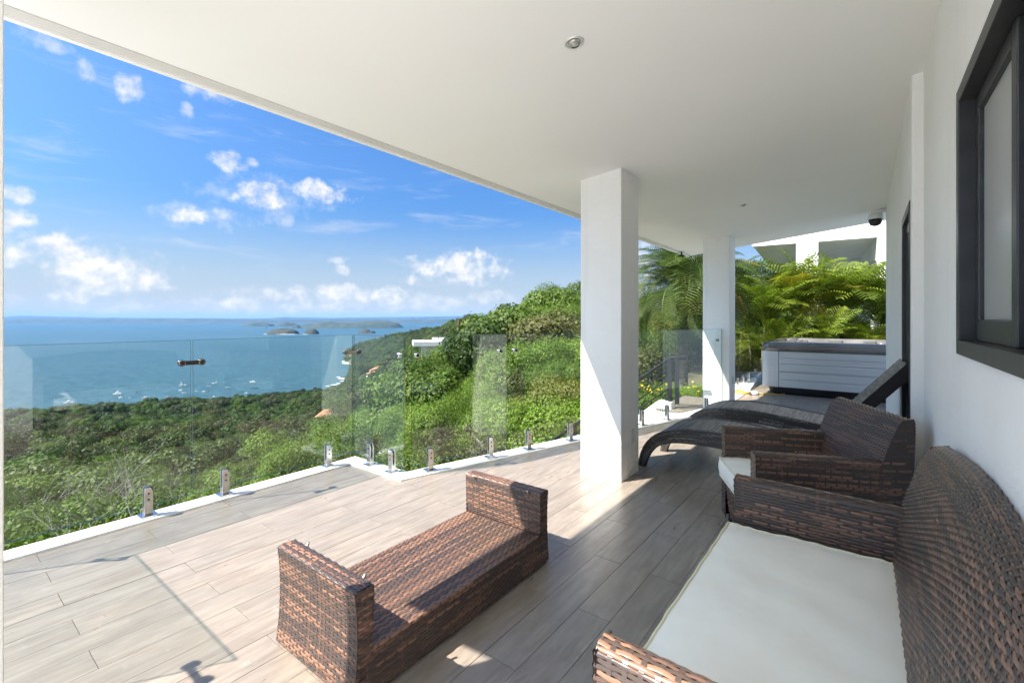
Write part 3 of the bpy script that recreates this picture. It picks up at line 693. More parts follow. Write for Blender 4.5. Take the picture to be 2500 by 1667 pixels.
def armseat(name, lab, W, D, ah, bh, loc, rotz, ps, pt, cat, arch=0.0, at_=.085):
    """local frame: front edge at y=0, back towards +y, x across"""
    t = thing(name, lab, cat, loc, rotz, 'brown wicker seats along the house wall')
    zb = .03
    for sx in (-1, 1):
        wv = Weave(); x1 = W / 2; x0 = W / 2 - at_
        prof, ln = polyline([(x1 - .012, zb), (x1, .25), (x1, ah - .02), (x1 - .02, ah), (x0 + .02, ah), (x0, ah - .02), (x0, .22)], 1)
        Dp = D - .1
        def P(s, tt, prof=prof, sx=sx):
            a, b = prof(tt); drop = -.012 * np.clip(s / D, 0, 1) * np.clip(b / ah, 0, 1); return np.stack([sx * a, s, b + drop], -1)
        wv.panel(P, Dp, ln, ps, pt, flip=(sx < 0), bias=.5)
        def F(s, tt, sx=sx): return np.stack([sx * (x0 + s * 1.0), np.full_like(s, 0.0), zb + tt], -1)
        wv.panel(F, at_, ah - zb - .006, ps, pt, flip=(sx > 0) ^ True, bias=.45)
        wv.build('armrest', t)
    # front apron under the cushion
    wv = Weave(); iw = W - 2 * at_
    pr, ln = polyline([(.03, .31), (.0, .30), (.012, .15), (.03, zb)], 1)
    def A(s, tt, pr=pr):
        a, b = pr(tt); return np.stack([s - iw / 2, a, b], -1)
    wv.panel(A, iw, ln, ps, pt, flip=True, bias=.5); wv.panel(flat((-iw / 2, .03, .31), (1, 0, 0), (0, 1, 0)), iw, D - .25, ps * 2, pt * 2, flip=False, bias=.4)
    wv.build('seat_base', t)
    # leaning back
    wv = Weave()
    fpts = [(D - .195, .26), (D - .18, .42), (D - .155, .60), (D - .085, bh - .05), (D - .058, bh - .012)]
    bpts = [(D - .01, bh), (D, bh - .03), (D - .012, .5), (D - .05, zb)]
    pf, lf = polyline(fpts + bpts, 2)
    def Bk(s, tt, pf=pf):
        a, b = pf(tt); k = np.clip((b - .45) / (bh - .45), 0, 1); c = 1 - np.abs(2 * np.clip(s / W, 0, 1) - 1) ** 1.6
        curve = .03 * (1 - np.exp(-6 * c))
        return np.stack([s - W / 2, a + curve * 0 + arch * .25 * k * c, b + arch * k * c], -1)
    wv.panel(Bk, W, lf, ps * .72, pt * .62, flip=False, bias=.5)
    for sx in (-1, 1):
        ff, l1 = polyline(fpts, 2); nb = polyline([(D - .05, zb), (D - .012, .5), (D, bh - .03), (D - .01, bh)], 2)
        def S(s, tt, sx=sx):
            f = np.clip(tt / l1, 0, 1); a0, b0 = ff(f * l1); a1, b1 = nb[0](nb[1] * (.3 + .7 * f)); k = s / .1
            return np.stack([np.full_like(a0, sx * W / 2), a0 * (1 - k) + a1 * k, b0 * (1 - k) + b1 * k], -1)
        wv.panel(S, .1, l1, ps, pt, flip=(sx < 0), bias=.25)
    wv.build('backrest', t)
    for sx in (-1, 1):
        for y in (.05, D - .08): MB().box(sx * (W / 2 - .06) - .02, sx * (W / 2 - .06) + .02, y - .02, y + .02, 0, .035).build('foot', 'black_plastic', t)
    return t
# loveseat: front faces -X (rotz=-90deg turns local -y to -x)
LY0, LY1 = .915, 2.37
ls = armseat('loveseat', 'large brown wicker loveseat with a long white cushion against the house wall', LY1 - LY0, .735, .63, .875, (-.475, (LY0 + LY1) / 2, 0), -PI / 2, .036, .0132, 'loveseat', .06)
cushion('seat_cushion', 1.22, .615, .135, (-.178, 1.617, .312), -PI / 2, 'long off white cushion on the near wicker loveseat', 3, .022)
ROT = math.radians(26.5)
ac = armseat('armchair', 'brown wicker armchair turned towards the loveseat with a white cushion', .70, .745, .63, .845, (-.62, 3.06, 0), -PI / 2 - 0 + ROT, .026, .0135, 'armchair', .0)
cd = Vector((math.cos(ROT), math.sin(ROT), 0))
cushion('seat_cushion', .52, .56, .125, (-.62 + cd.x * .245, 3.06 + cd.y * .245, .312), -PI / 2 + ROT, 'square off white cushion on the turned wicker armchair', 5, .02)

# sun loungers
def lounger(y0, lab, raised):
    t = thing('sun_lounger', lab, 'sun lounger', (0, y0, 0), 0, 'dark wicker sun loungers'); W = .63
    top = [(-1.665, .0), (-1.65, .10), (-1.61, .20), (-1.53, .295), (-1.42, .35), (-1.27, .385), (-1.08, .40), (-.90, .393), (-.70, .376), (-.5, .352), (-.36, .335)]
    if not raised: top += [(-.1, .33), (.17, .33)]
    bot = [(-1.60, 0), (-1.585, .06), (-1.53, .16), (-1.45, .225), (-1.34, .258), (-1.2, .272), (-1.0, .272), (-.8, .262), (-.6, .24), (-.36, .205)] + ([] if raised else [(-.1, .2), (.17, .2)])
    for yy in (0, W):
        wv = Weave(); ft_, lt = polyline(top, 1); fb_, lb = polyline(bot, 1)
        for face, yv, fl in ((0, yy - (.0 if yy == 0 else .05), True), (1, yy + (.05 if yy == 0 else .0), False)):
            def P(s, tt, yv=yv):
                f = np.clip(s / lt, -.01, 1.01); a0, b0 = ft_(f * lt); a1, b1 = fb_(f * lb); k = tt / .13
                return np.stack([a0 * (1 - k) + a1 * k, np.full_like(a0, yv), b0 * (1 - k) + b1 * k], -1)
            wv.panel(P, lt, .13, .03, .0145, flip=fl, bias=.45, a=.0026)
        def T_(s, tt, yy=yy):
            a, b = ft_(s); return np.stack([a, yy + (0 if yy == 0 else -.05) + tt, b], -1)
        wv.panel(T_, lt, .05, .022, .012, bias=.42, a=.0018)
        wv.build('side_rail', t, ('wicker_dark', 'wicker_core'))
    wv = Weave(); body = [p for p in top if p[1] > .15]; fp, lp = polyline(body, 1)
    def Sf(s, tt):
        a, b = fp(tt); return np.stack([a, .05 + s, b - .004 + 0 * s], -1)
    wv.panel(Sf, W - .1, lp, .02, .0155, flip=True, bias=.85, a=.001, hi=.003); wv.build('seat', t, ('wicker_dark', 'wicker_core'))  # lighter seat tone stands in for the sky's gloss on top
    if raised:
        wv = Weave(); L = .94; c, s_ = math.cos(math.radians(49.9)), math.sin(math.radians(49.9)); o = np.array([-.385, 0, .325])
        u = np.array([c, 0, s_]); nn = np.array([-s_, 0, c])
        for yv, fl in ((0, False), (W, True)):
            wv.panel(lambda s, tt, yv=yv: o + s[..., None] * u + np.array([0, yv, 0]) - tt[..., None] * nn, L, .075, .02, .012, flip=fl, bias=.5, a=.0018)
        for off_, fl in ((0, False), (-.075, True)):
            wv.panel(lambda s, tt, off_=off_: o + tt[..., None] * u + s[..., None] * np.array([0, 1.0, 0]) + off_ * nn, W, L, .02, .0155, flip=not fl, bias=.6, a=.001, hi=.003)
        wv.panel(lambda s, tt: o + L * u + s[..., None] * np.array([0, 1.0, 0]) - tt[..., None] * nn, W, .075, .02, .0125, flip=False, bias=.6)
        wv.build('backrest', t, ('wicker_dark', 'wicker_core'))
    for yy in (.03, W - .03):
        MB().tube([(-.15, yy, .21), (-.13, yy, .0)], [.03, .022], 8).build('leg', 'wicker_core', t, True)
    if raised: MB().box(-.38, .1, .02, W - .02, .19, .24).build('frame', 'wicker_core', t)
    return t
lounger(4.09, 'nearer dark wicker sun lounger with its back raised against the wall', True)
lounger(5.32, 'farther dark wicker sun lounger lying flat', False)

# ------------------------------------------------------------------ hot tub
tub = thing('hot_tub', 'hot tub with pale grey cabinet panels and a dark glossy rim', 'hot tub', (-.43, 10.45, 0))
HW = 1.06
def rrect(h, r, n=6):
    pts = []
    for cx, cy, a0 in ((h - r, h - r, 0), (-h + r, h - r, 90), (-h + r, -h + r, 180), (h - r, -h + r, 270)):
        for k in range(n + 1):
            a = math.radians(a0 + 90 * k / n); pts.append((cx + r * math.cos(a), cy + r * math.sin(a)))
    return pts
def loft(levels, n=6):
    vs = []; fs = []; m = None
    for (h, r, z) in levels:
        p = rrect(h, r, n); m = len(p); vs += [(x, y, z) for x, y in p]
    for i in range(len(levels) - 1):
        for k in range(m): k2 = (k + 1) % m; fs.append((i * m + k, i * m + k2, (i + 1) * m + k2, (i + 1) * m + k))
    return vs, fs, m
b = MB(); vs, fs, m = loft([(HW - .13, .14, 0), (HW - .1, .14, .03), (HW - .07, .16, .135)]); b.add(vs, fs); b.build('base', 'black_plastic', tub, True)
b = MB(); vs, fs, m = loft([(HW - .055, .1, .14), (HW - .055, .1, .775)]); b.add(vs, fs); b.build('cabinet_core', 'tub_panel', tub)
b = MB(); vs, fs, m = loft([(HW - .03, .12, .775), (HW + .012, .14, .785), (HW + .02, .14, .85), (HW, .14, .905), (HW - .05, .14, .935), (HW - .12, .16, .945), (HW - .17, .2, .93), (HW - .2, .24, .88), (HW - .24, .3, .7)], 8); b.add(vs, fs)
b.build('rim', 'tub_acrylic', tub, True)
b = MB(); vs, fs, m = loft([(HW - .235, .3, .72), (HW - .3, .35, .5), (HW - .4, .35, .3)], 8); b.add(vs, fs); b.add([v for v in vs[-m:]], [tuple(range(m))]); b.build('shell', 'tub_shell', tub, True)
b = MB(); b.prism(rrect(HW - .235, .3, 8), .755, .76); b.build('water', 'tub_water', tub)
zs = [(.145, .275), (.28, .405), (.43, .555), (.56, .655), (.66, .77)]
for q in range(4):
    R_ = Matrix.Rotation(q * PI / 2, 3, 'Z')
    for i, (z0, z1) in enumerate(zs):
        mb = MB(); mb.box(-HW + .27, HW - .27, -HW, -HW + .05, z0 - .001, z1 - .0)
        mb.v = [tuple(R_ @ Vector(v)) for v in mb.v]; mb.build('panel', 'tub_panel', tub, bevel=.002)
    mb = MB(); mb.box(-HW + .27, HW - .27, -HW + .018, -HW + .05, .407, .428); mb.v = [tuple(R_ @ Vector(v)) for v in mb.v]; mb.build('ledge', 'tub_panel', tub)
    # rounded corner panel
    mb = MB(); pts = [(HW - .265, -HW - .006)]
    for k in range(7): a = math.radians(-90 + 90 * k / 6); pts.append((HW - .115 + .121 * math.cos(a), -HW + .115 + .121 * math.sin(a)))
    pts += [(HW + .006, -HW + .265), (HW - .05, -HW + .265), (HW - .05, -HW + .05), (HW - .265, -HW + .05)]
    mb.prism(pts, .14, .775); mb.v = [tuple(R_ @ Vector(v)) for v in mb.v]; mb.build('corner_panel', 'tub_panel', tub, bevel=.006)
for (x, y, s_) in ((-.62, .83, .2), (-.05, .86, .25), (.5, .84, .2)): MB().box(x - s_ / 2, x + s_ / 2, y - .05, y + .05, .84, .93).build('headrest', 'tub_acrylic', tub, bevel=.03, seg=3)
# coiled hose and float by the tub
t = thing('garden_hose', 'yellow hose coiled on the paving left of the hot tub', 'hose', (-1.74, 9.05, 0))
MB().tube([(.13 * (1 - .02 * (k // 16)) * math.cos(k * .4), .11 * math.sin(k * .4), .02 + .012 * (k / 16)) for k in range(60)], .012, 6).build('coil', 'hose', t, True)
MB().tube([(.1, .1, .02), (.3, .25, .015), (.45, .2, .013), (.6, .42, .013)], .011, 6).build('loose_end', 'hose', t, True)
t = tag(MB().lathe([(.11, 0), (.12, .03), (.1, .05), (.02, .055)], 20, (0, 0, 0)).build('drain_cover', 'pump_white', None, True), 'white round cover beside the hose and the hot tub', 'cover'); t.location = (-1.62, 9.18, 0)

# ------------------------------------------------------------------ neighbouring house behind the palms
nh = thing('neighbour_house', 'white modern house with deep balcony recesses behind the palms', 'house', tuple(atd(1836, 602, 15))[:2] + (0,), math.radians(4.4))
zb_ = EYE + 15 * 176 / FPX            # underside of the upper floor
def nb_box(n, m, *a): return MB().box(*a).build(n, m, nh)
nb_box('parapet', 'house_white', 0, 5.2, 0, .3, zb_, zb_ + 2.2); nb_box('soffit', 'house_white', .02, 5.2, .3, 9, zb_ + .02, zb_ + .3)
nb_box('pier', 'house_white', 1.22, 1.79, -.02, .6, -1.5, zb_ - .0); nb_box('pier', 'house_white', 3.2, 4.6, -.02, .8, -1.5, zb_ + 2.2)
nb_box('side_wall', 'house_white', 3.2, 4.6, .8, 9, -1.5, zb_ + .02); nb_box('rear_wall', 'house_white', 1.6, 3.5, 5.5, 5.7, -1.5, zb_ + .02)
nb_box('terrace_wall', 'house_white', .9, 5.5, .9, 1.1, -1.5, .9)
nb_box('floor_slab', 'house_white', .9, 4.4, 1.1, 5.4, .6, .9)
for x in (.25, .95): nb_box('window', 'teal_glass', x, x + .64, 8.4, 8.42, .9, zb_ - .02)
nb_box('rear_wall', 'house_white', .2, 1.6, 8.6, 8.8, -1.5, zb_ + .02)
nb_box('window', 'house_window', 2.2, 2.8, .86, .89, -.2, .75)
for k in range(8): nb_box('bar', 'house_white', 2.22 + k * .075, 2.24 + k * .075, .82, .85, -.2, .75)
for x, y in ((.75, .9), (.8, 2.6), (2.3, .8)): MB().lathe([(.07, zb_ + .018), (.07, zb_ + .012), (.01, zb_ + .012)], 14, (x, y, 0)).build('downlight', 'pump_white', nh)
for x in (1.06, 1.8, 3.03): nb_box('wall_lamp', 'house_beam', x, x + .16, .1, .3, zb_ - .85, zb_ - .66)

# ------------------------------------------------------------------ terrain
CT = [(-900, [(0,-3),(5,-3.2),(10,-5.5),(30,-12),(100,-31),(200,-52),(400,-88),(440,-98),(700,-110)]),
      (0, [(0,-3),(5,-3.2),(10,-5.5),(30,-12),(100,-31),(200,-52),(400,-86),(440,-97.5),(700,-110)]),
      (380, [(0,-3),(6,-3.2),(12,-6),(30,-13),(100,-33),(200,-54),(300,-69),(460,-87),(495,-97.5),(700,-110)]),
      (640, [(0,-3),(6,-3),(12,-5.5),(30,-12),(100,-30),(200,-50),(300,-65),(500,-89),(540,-97.5),(700,-110)]),
      (770, [(0,-2.6),(6,-3),(12,-5),(30,-10.5),(60,-18),(100,-27),(170,-41),(300,-62),(540,-90),(590,-97.5),(800,-110)]),
      (838, [(0,-2.6),(6,-3),(12,-4.6),(30,-9.2),(60,-15.5),(100,-24),(170,-38),(300,-58),(500,-84),(690,-97.5),(900,-102),(1300,-110)]),
      (858, [(0,-2.6),(6,-3),(12,-4.4),(30,-9),(60,-15),(100,-23),(170,-36),(300,-55),(500,-78),(700,-92),(850,-97),(1000,-97),(1015,-88),(1060,-76),(1150,-80),(1300,-105)]),
      (880, [(0,-2.6),(6,-3),(12,-4.3),(30,-8.5),(60,-14),(100,-21.5),(170,-34),(300,-48),(375,-48),(500,-64),(700,-74),(900,-72),(1050,-67),(1150,-66),(1300,-90),(1500,-110)]),
      (960, [(0,-2.5),(8,-3),(30,-6.5),(60,-10.5),(100,-15),(200,-25),(300,-34),(400,-42),(600,-48),(800,-47),(1000,-42),(1100,-44),(1300,-90),(1500,-110)]),
      (1040, [(0,-2.5),(8,-3),(20,-4.3),(40,-7),(80,-11),(135,-13.5),(200,-17),(400,-25),(600,-28),(800,-27),(950,-26),(1200,-70),(1500,-110)]),
      (1100, [(0,-2.5),(8,-2.8),(20,-3.8),(40,-5.5),(80,-8),(140,-10),(300,-14),(500,-14),(700,-13),(900,-40),(1500,-110)]),
      (1150, [(0,-2.4),(8,-2.6),(20,-3.2),(40,-4.3),(80,-5.8),(150,-6.5),(300,-8),(500,-5),(600,-3),(700,-8),(900,-40),(1500,-110)]),
      (1200, [(0,-2.3),(8,-2.4),(20,-2.8),(40,-3.2),(80,-4),(130,-4.8),(300,-7),(600,-7),(900,-40),(1500,-110)]),
      (1260, [(0,-2.2),(8,-2.2),(20,-2.3),(40,-2.2),(80,-1.6),(130,-.8),(160,-2),(300,-10),(900,-40),(1500,-110)]),
      (1330, [(0,-2.1),(8,-2.1),(20,-1.8),(40,-.9),(80,.5),(110,1.0),(140,0),(300,-10),(900,-60),(1500,-110)]),
      (1420, [(0,-2),(8,-1.7),(12,-1.5),(25,-.9),(45,.2),(65,.8),(100,0),(300,-10),(900,-60),(1500,-110)]),
      (1560, [(0,-1.8),(7,-1.5),(10,-1.0),(14,-.5),(25,.3),(45,1.5),(100,2),(300,-10),(900,-60),(1500,-110)]),
      (1800, [(0,-1.5),(13,-.7),(18,-.4),(25,0),(45,1.5),(100,3),(300,0),(900,-60),(1500,-110)]),
      (2600, [(0,-1.5),(13,-.7),(18,-.4),(25,0),(45,1.5),(100,3),(300,0),(900,-60),(1500,-110)])]
CPX = np.array([c[0] for c in CT], float)
def ground_z(px, t):
    px = np.asarray(px, float); t = np.asarray(t, float)
    tabs = np.stack([np.interp(t, [q[0] for q in c[1]], [q[1] for q in c[1]]) for c in CT])
    k = np.clip(np.searchsorted(CPX, px) - 1, 0, len(CPX) - 2); f = np.clip((px - CPX[k]) / (CPX[k + 1] - CPX[k]), 0, 1)
    idx = np.arange(len(t.ravel())).reshape(t.shape) if t.ndim else 0
    flat_ = tabs.reshape(len(CT), -1); kk = k.ravel(); ff = f.ravel(); ii = np.arange(flat_.shape[1])
    return (flat_[kk, ii] * (1 - ff) + flat_[kk + 1, ii] * ff).reshape(t.shape)
def pol(px, t, z=0):
    u = (np.asarray(px) - CX) / FPX
    return np.stack([(-math.sin(TH) + math.cos(TH) * u) * t, (math.cos(TH) + math.sin(TH) * u) * t, np.broadcast_to(z, np.shape(t)).astype(float)], -1)
gp = np.concatenate([np.linspace(-900, 700, 60), np.linspace(715, 1000, 58), np.linspace(1010, 1600, 60), np.linspace(1630, 2600, 30)])
gt = np.concatenate([[1.0], np.geomspace(2.5, 1500, 150)])
GP, GT_ = np.meshgrid(gp, gt); GZ = ground_z(GP, GT_)
rough = (np.sin(GP * .11 + GT_ * .03) + np.sin(GP * .043 - GT_ * .017 + 1.3)) * np.clip(GT_ - 20, 0, 400) * .0022
GV = pol(GP, GT_, GZ + rough)
i = np.arange(GP.size).reshape(GP.shape); GQ = np.stack([i[:-1, :-1], i[:-1, 1:], i[1:, 1:], i[1:, :-1]], -1).reshape(-1, 4)
o = obj('hillside', mesh_np('hillside', GV.reshape(-1, 3), GQ, 'ground', True)); tag(o, 'wooded hillside falling from the deck to the bay', None, None, 'structure')
lc = MB().box(-4.2, 9, -14, -.22, -1.4, -.9).build('bounce_court', 'kerb_paint'); tag(lc, 'unseen pale court added below the near deck end to bounce light upward', None, None, 'structure')  # unseen slab, added to close empty ground and bounce sun onto the ceiling
# sea
SEA = -95.0
sp = np.linspace(-1700, 4200, 90); st = np.geomspace(300, 20500, 90); SP, ST = np.meshgrid(sp, st); SV = pol(SP, ST, SEA)
i = np.arange(SP.size).reshape(SP.shape); SQ = np.stack([i[:-1, :-1], i[:-1, 1:], i[1:, 1:], i[1:, :-1]], -1).reshape(-1, 4)
o = obj('sea', mesh_np('sea', SV.reshape(-1, 3), SQ, 'sea', True)); tag(o, 'blue bay reaching to the far coast', None, None, 'structure')

# islands and the far coast
def island(lab, px0, px1, py_base, py_top, m, prof, depth=.5, seed=1, rough_=.12):
    t0 = (EYE - SEA) / ((py_base - HY) / FPX); rs = np.random.RandomState(seed)
    p0, p1 = pol(px0, t0)[:2], pol(px1, t0)[:2]; L = np.linalg.norm(p1 - p0); H = (py_base - py_top) / FPX * t0
    nx, ny = 64, 28; a, b_ = np.meshgrid(np.linspace(0, 1, nx), np.linspace(-1, 1, ny))
    pr = np.interp(a, [q[0] for q in prof], [q[1] for q in prof]); sh = np.clip(1 - np.abs(b_) ** 2.6, 0, 1)
    nz_ = sum(np.sin(a * f * 6 + rs.uniform(0, 6)) * np.sin(b_ * f * 2 + rs.uniform(0, 6)) / f for f in (2, 4, 7, 13, 23)) * rough_
    Z = H * np.clip(pr * sh * (1 + nz_), 0, 1.2) + rs.normal(0, .012 * H, a.shape) * (pr > .05) - 2
    ax = (p1 - p0) / L; ay = np.array([-ax[1], ax[0]])
    if ay @ (p0 + p1) < 0: ay = -ay
    X = p0[None, None] + (a * L)[..., None] * ax + (b_ * L * depth * (.35 + .65 * np.sqrt(np.clip(4 * a * (1 - a), 0, 1))))[..., None] * ay
    V = np.concatenate([X, (SEA + Z)[..., None]], -1); i = np.arange(nx * ny).reshape(ny, nx); Q = np.stack([i[:-1, :-1], i[:-1, 1:], i[1:, 1:], i[1:, :-1]], -1).reshape(-1, 4)
    o = obj('island', mesh_np('island', V.reshape(-1, 3), Q, m, True)); tag(o, lab, None, None, 'structure'); return o
S_ = .2232
island('low long rocky island in the middle of the bay', 500 + 668 * S_, 500 + 1022 * S_, 815, 801, 'island_green', [(0, 0), (.06, .35), (.25, .8), (.5, 1), (.8, .95), (.94, .6), (1, .05)], .3, 3)
island('small steep rocky islet right of the long island', 500 + 1095 * S_, 500 + 1243 * S_, 815, 801.5, 'island_green', [(0, 0), (.1, .5), (.3, .95), (.75, .95), (.93, .5), (1, 0)], .5, 4)
island('small double peaked islet near the headland', 500 + 1670 * S_, 500 + 1865 * S_, 813, 802, 'island_green', [(0, 0), (.2, .5), (.4, 1), (.6, .8), (.73, .3), (.82, .55), (.92, .45), (1, 0)], .5, 5)
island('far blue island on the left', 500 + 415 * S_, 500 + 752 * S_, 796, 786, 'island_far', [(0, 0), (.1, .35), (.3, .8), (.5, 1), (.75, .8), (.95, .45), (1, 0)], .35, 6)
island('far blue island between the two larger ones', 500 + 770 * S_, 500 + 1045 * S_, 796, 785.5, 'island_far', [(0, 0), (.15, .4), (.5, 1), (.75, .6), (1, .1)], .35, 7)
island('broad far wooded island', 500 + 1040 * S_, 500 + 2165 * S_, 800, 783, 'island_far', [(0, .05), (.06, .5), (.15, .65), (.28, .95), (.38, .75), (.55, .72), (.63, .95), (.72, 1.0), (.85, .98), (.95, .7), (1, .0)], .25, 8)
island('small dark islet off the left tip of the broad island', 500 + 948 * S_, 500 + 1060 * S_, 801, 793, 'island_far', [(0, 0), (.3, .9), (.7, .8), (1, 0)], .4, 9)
island('tiny sea stack left of the long island', 500 + 664 * S_, 500 + 684 * S_, 801.5, 798.5, 'island_green', [(0, 0), (.3, 1), (.7, .9), (1, 0)], .5, 10)
# far coast: long low ridges
def ridge(lab, px0, px1, t0, tops, thick, m, seed):
    n = 160; rs = np.random.RandomState(seed); px = np.linspace(px0, px1, n); py = np.interp(px, [q[0] for q in tops], [q[1] for q in tops])
    zt = EYE + (HY - py) / FPX * t0 + rs.normal(0, 3, n)
    rowsV = [pol(px, t0 * (1 - thick * .2), SEA - 3), pol(px, t0 * (1 - thick * .05), SEA + (zt - SEA) * .55), pol(px, np.full(n, t0), zt), pol(px, t0 * (1 + thick), SEA - 3)]
    V = np.stack([np.broadcast_to(r, (n, 3)) for r in rowsV]); i = np.arange(4 * n).reshape(4, n); Q = np.stack([i[:-1, :-1], i[:-1, 1:], i[1:, 1:], i[1:, :-1]], -1).reshape(-1, 4)
    o = obj('hills', mesh_np('hills', V.reshape(-1, 3), Q, m, True)); tag(o, lab, None, None, 'structure')
def pol(px, t, z=0):
    px, t = np.broadcast_arrays(np.asarray(px, float), np.asarray(t, float)); u = (px - CX) / FPX
    return np.stack([(-math.sin(TH) + math.cos(TH) * u) * t, (math.cos(TH) + math.sin(TH) * u) * t, np.broadcast_to(z, px.shape).astype(float)], -1)
ridge('low hazy coast across the far side of the bay', -1500, 2600, 9600, [(-1500, 778), (0, 778.5), (480, 778.5), (660, 780), (900, 779.5), (1050, 780), (2600, 778)], .25, 'coast', 3)
ridge('faint far mountains behind the coast', -1500, 2600, 16000, [(-1500, 771), (0, 774), (60, 771), (150, 773), (300, 776), (640, 777), (700, 774), (800, 776), (1130, 772), (1200, 771), (2600, 771)], .25, 'coast', 4)
# surf along the headland
fm = MB()
for (px, py, wpx, hpx) in [(846, 886, 26, 5), (862, 889, 20, 3), (838, 882, 10, 2), (836, 924, 26, 4), (842, 930, 30, 3), (828, 936, 22, 2.5), (815, 939, 20, 2), (800, 942, 16, 1.6), (826, 920, 12, 2), (648, 815.5, 10, 1), (700, 816, 60, .8), (746, 816, 16, .8)]:
    pts = []
    for k in range(14):
        a = 2 * PI * k / 14; r = rnd.uniform(.6, 1.1); pts.append(at(px + wpx * .5 * r * math.cos(a), py - hpx * .5 * r * math.sin(a), SEA + .25 + rnd.uniform(0, .02)))
    fm.add(pts, [tuple(range(14))])
o = fm.build('surf', 'foam'); tag(o, 'white surf breaking along the rocky headland', None, None, 'stuff')

# ------------------------------------------------------------------ boats
def boat_mesh_parts(kind):
    """list of (name, MB, material); length 1 along x, z up from the waterline"""
    parts = []
    def hull(m, h=.09, beam=.14):
        st_ = [(-.5, beam * .85, h), (-.2, beam, h), (.15, beam * .95, h * 1.15), (.38, beam * .5, h * 1.45), (.5, .004, h * 1.7)]
        b = MB(); vs = []
        for x, w_, z in st_: vs += [(x, -w_, z), (x, -w_ * .75, -.03), (x, w_ * .75, -.03), (x, w_, z)]
        fs = [(0, 1, 2, 3)]
        for k in range(4):
            o = k * 4
            for j in range(3): fs.append((o + j, o + 4 + j, o + 5 + j, o + j + 1))
            fs.append((o + 3, o + 7, o + 4, o))
        b.add(vs, fs); parts.append(('hull', b, m))
    if kind == 'yacht':
        hull('boat_white', .085)
        parts.append(('cabin', MB().prism_xz([(-.2, .09), (.24, .12), (.08, .2), (-.2, .2)], -.1, .1), 'boat_white'))
        parts.append(('windows', MB().prism_xz([(-.14, .135), (.165, .145), (.11, .18), (-.14, .18)], -.103, .103), 'boat_glass'))
        parts.append(('flybridge', MB().box(-.14, .04, -.08, .08, .2, .235).box(-.12, .03, -.085, .085, .3, .31).box(-.11, -.1, -.06, -.05, .235, .3).box(0, .01, .05, .06, .235, .3), 'boat_white'))
        parts.append(('mast', MB().box(-.055, -.045, -.005, .005, .31, .42).box(-.1, 0, -.004, .004, .36, .366), 'boat_white'))
    elif kind == 'tower':
        hull('boat_white', .085)
        parts.append(('cabin', MB().prism_xz([(-.25, .09), (.2, .12), (.02, .2), (-.25, .2)], -.1, .1), 'boat_white'))
        parts.append(('windows', MB().prism_xz([(-.2, .135), (.13, .145), (.06, .18), (-.2, .18)], -.103, .103), 'boat_glass'))
        parts.append(('tower', MB().prism_xz([(-.3, .2), (-.1, .2), (-.24, .46), (-.28, .46)], -.06, .06).box(-.3, -.2, -.07, .07, .46, .48), 'boat_white'))
    elif kind == 'sail':
        hull('boat_white', .08, .12)
        parts.append(('cabin', MB().box(-.2, .15, -.07, .07, .08, .13), 'boat_white'))
        parts.append(('mast', MB().tube([(.06, 0, .08), (.06, 0, .95)], .008, 6).tube([(-.36, 0, .08), (-.36, 0, .6)], .006, 6).tube([(.06, 0, .16), (-.3, 0, .18)], .012, 6), 'boat_grey'))
        parts.append(('rigging', MB().tube([(.5, 0, .13), (.06, 0, .95), (-.36, 0, .58), (-.5, 0, .1)], .0022, 4), 'boat_grey'))
        parts.append(('furled_sail', MB().tube([(.04, 0, .185), (-.28, 0, .2)], .02, 6), 'sailcloth'))
    elif kind == 'cat':
        for s_ in (-1, 1): parts.append(('hull', MB().prism_xz([(-.5, .08), (-.48, -.02), (.4, -.02), (.5, .1), (-.5, .1)], s_ * .16 - .05, s_ * .16 + .05), 'boat_white'))
        parts.append(('cabin', MB().box(-.35, .2, -.2, .2, .1, .2), 'boat_white')); parts.append(('canopy', MB().box(-.4, .1, -.2, .2, .3, .32).box(-.38, -.36, -.18, -.16, .2, .3).box(.05, .07, .16, .18, .2, .3), 'boat_white'))
    elif kind == 'console':
        hull('boat_white', .085, .13); parts.append(('console', MB().box(-.12, .08, -.05, .05, .08, .18), 'boat_white'))
        parts.append(('canopy', MB().box(-.2, .1, -.09, .09, .27, .285).box(-.18, -.17, -.08, -.07, .08, .27).box(.07, .08, .07, .08, .08, .27), 'boat_white')); parts.append(('engine', MB().box(-.55, -.49, -.03, .03, .0, .14), 'boat_dark'))
    elif kind == 'dark':
        hull('boat_dark', .1, .13); parts.append(('cabin', MB().box(-.25, .1, -.08, .08, .1, .17), 'boat_grey')); parts.append(('engine', MB().box(-.55, -.49, -.03, .03, .0, .14), 'boat_dark'))
    elif kind == 'skiff':
        hull('boat_white', .07, .11); parts.append(('thwart', MB().box(-.2, -.12, -.1, .1, .072, .085).box(.1, .18, -.1, .1, .078, .092), 'boat_wood')); parts.append(('engine', MB().box(-.55, -.49, -.03, .03, .0, .14), 'boat_dark'))
    elif kind == 'panga':
        hull('boat_dark', .07, .1); parts.append(('thwart', MB().box(-.25, -.15, -.1, .1, .072, .085).box(.05, .15, -.1, .1, .078, .092), 'boat_grey')); parts.append(('engine', MB().box(-.55, -.49, -.03, .03, .0, .14), 'boat_dark'))
    return [(n, b.mesh(n, m), None) for n, b, m in parts]
BP = {k: boat_mesh_parts(k) for k in ('yacht', 'tower', 'sail', 'cat', 'console', 'dark', 'skiff', 'panga')}
A1 = lambda x, y: (x * S_, 700 + y * S_); A2 = lambda x, y: (500 + x * S_, 700 + y * S_)
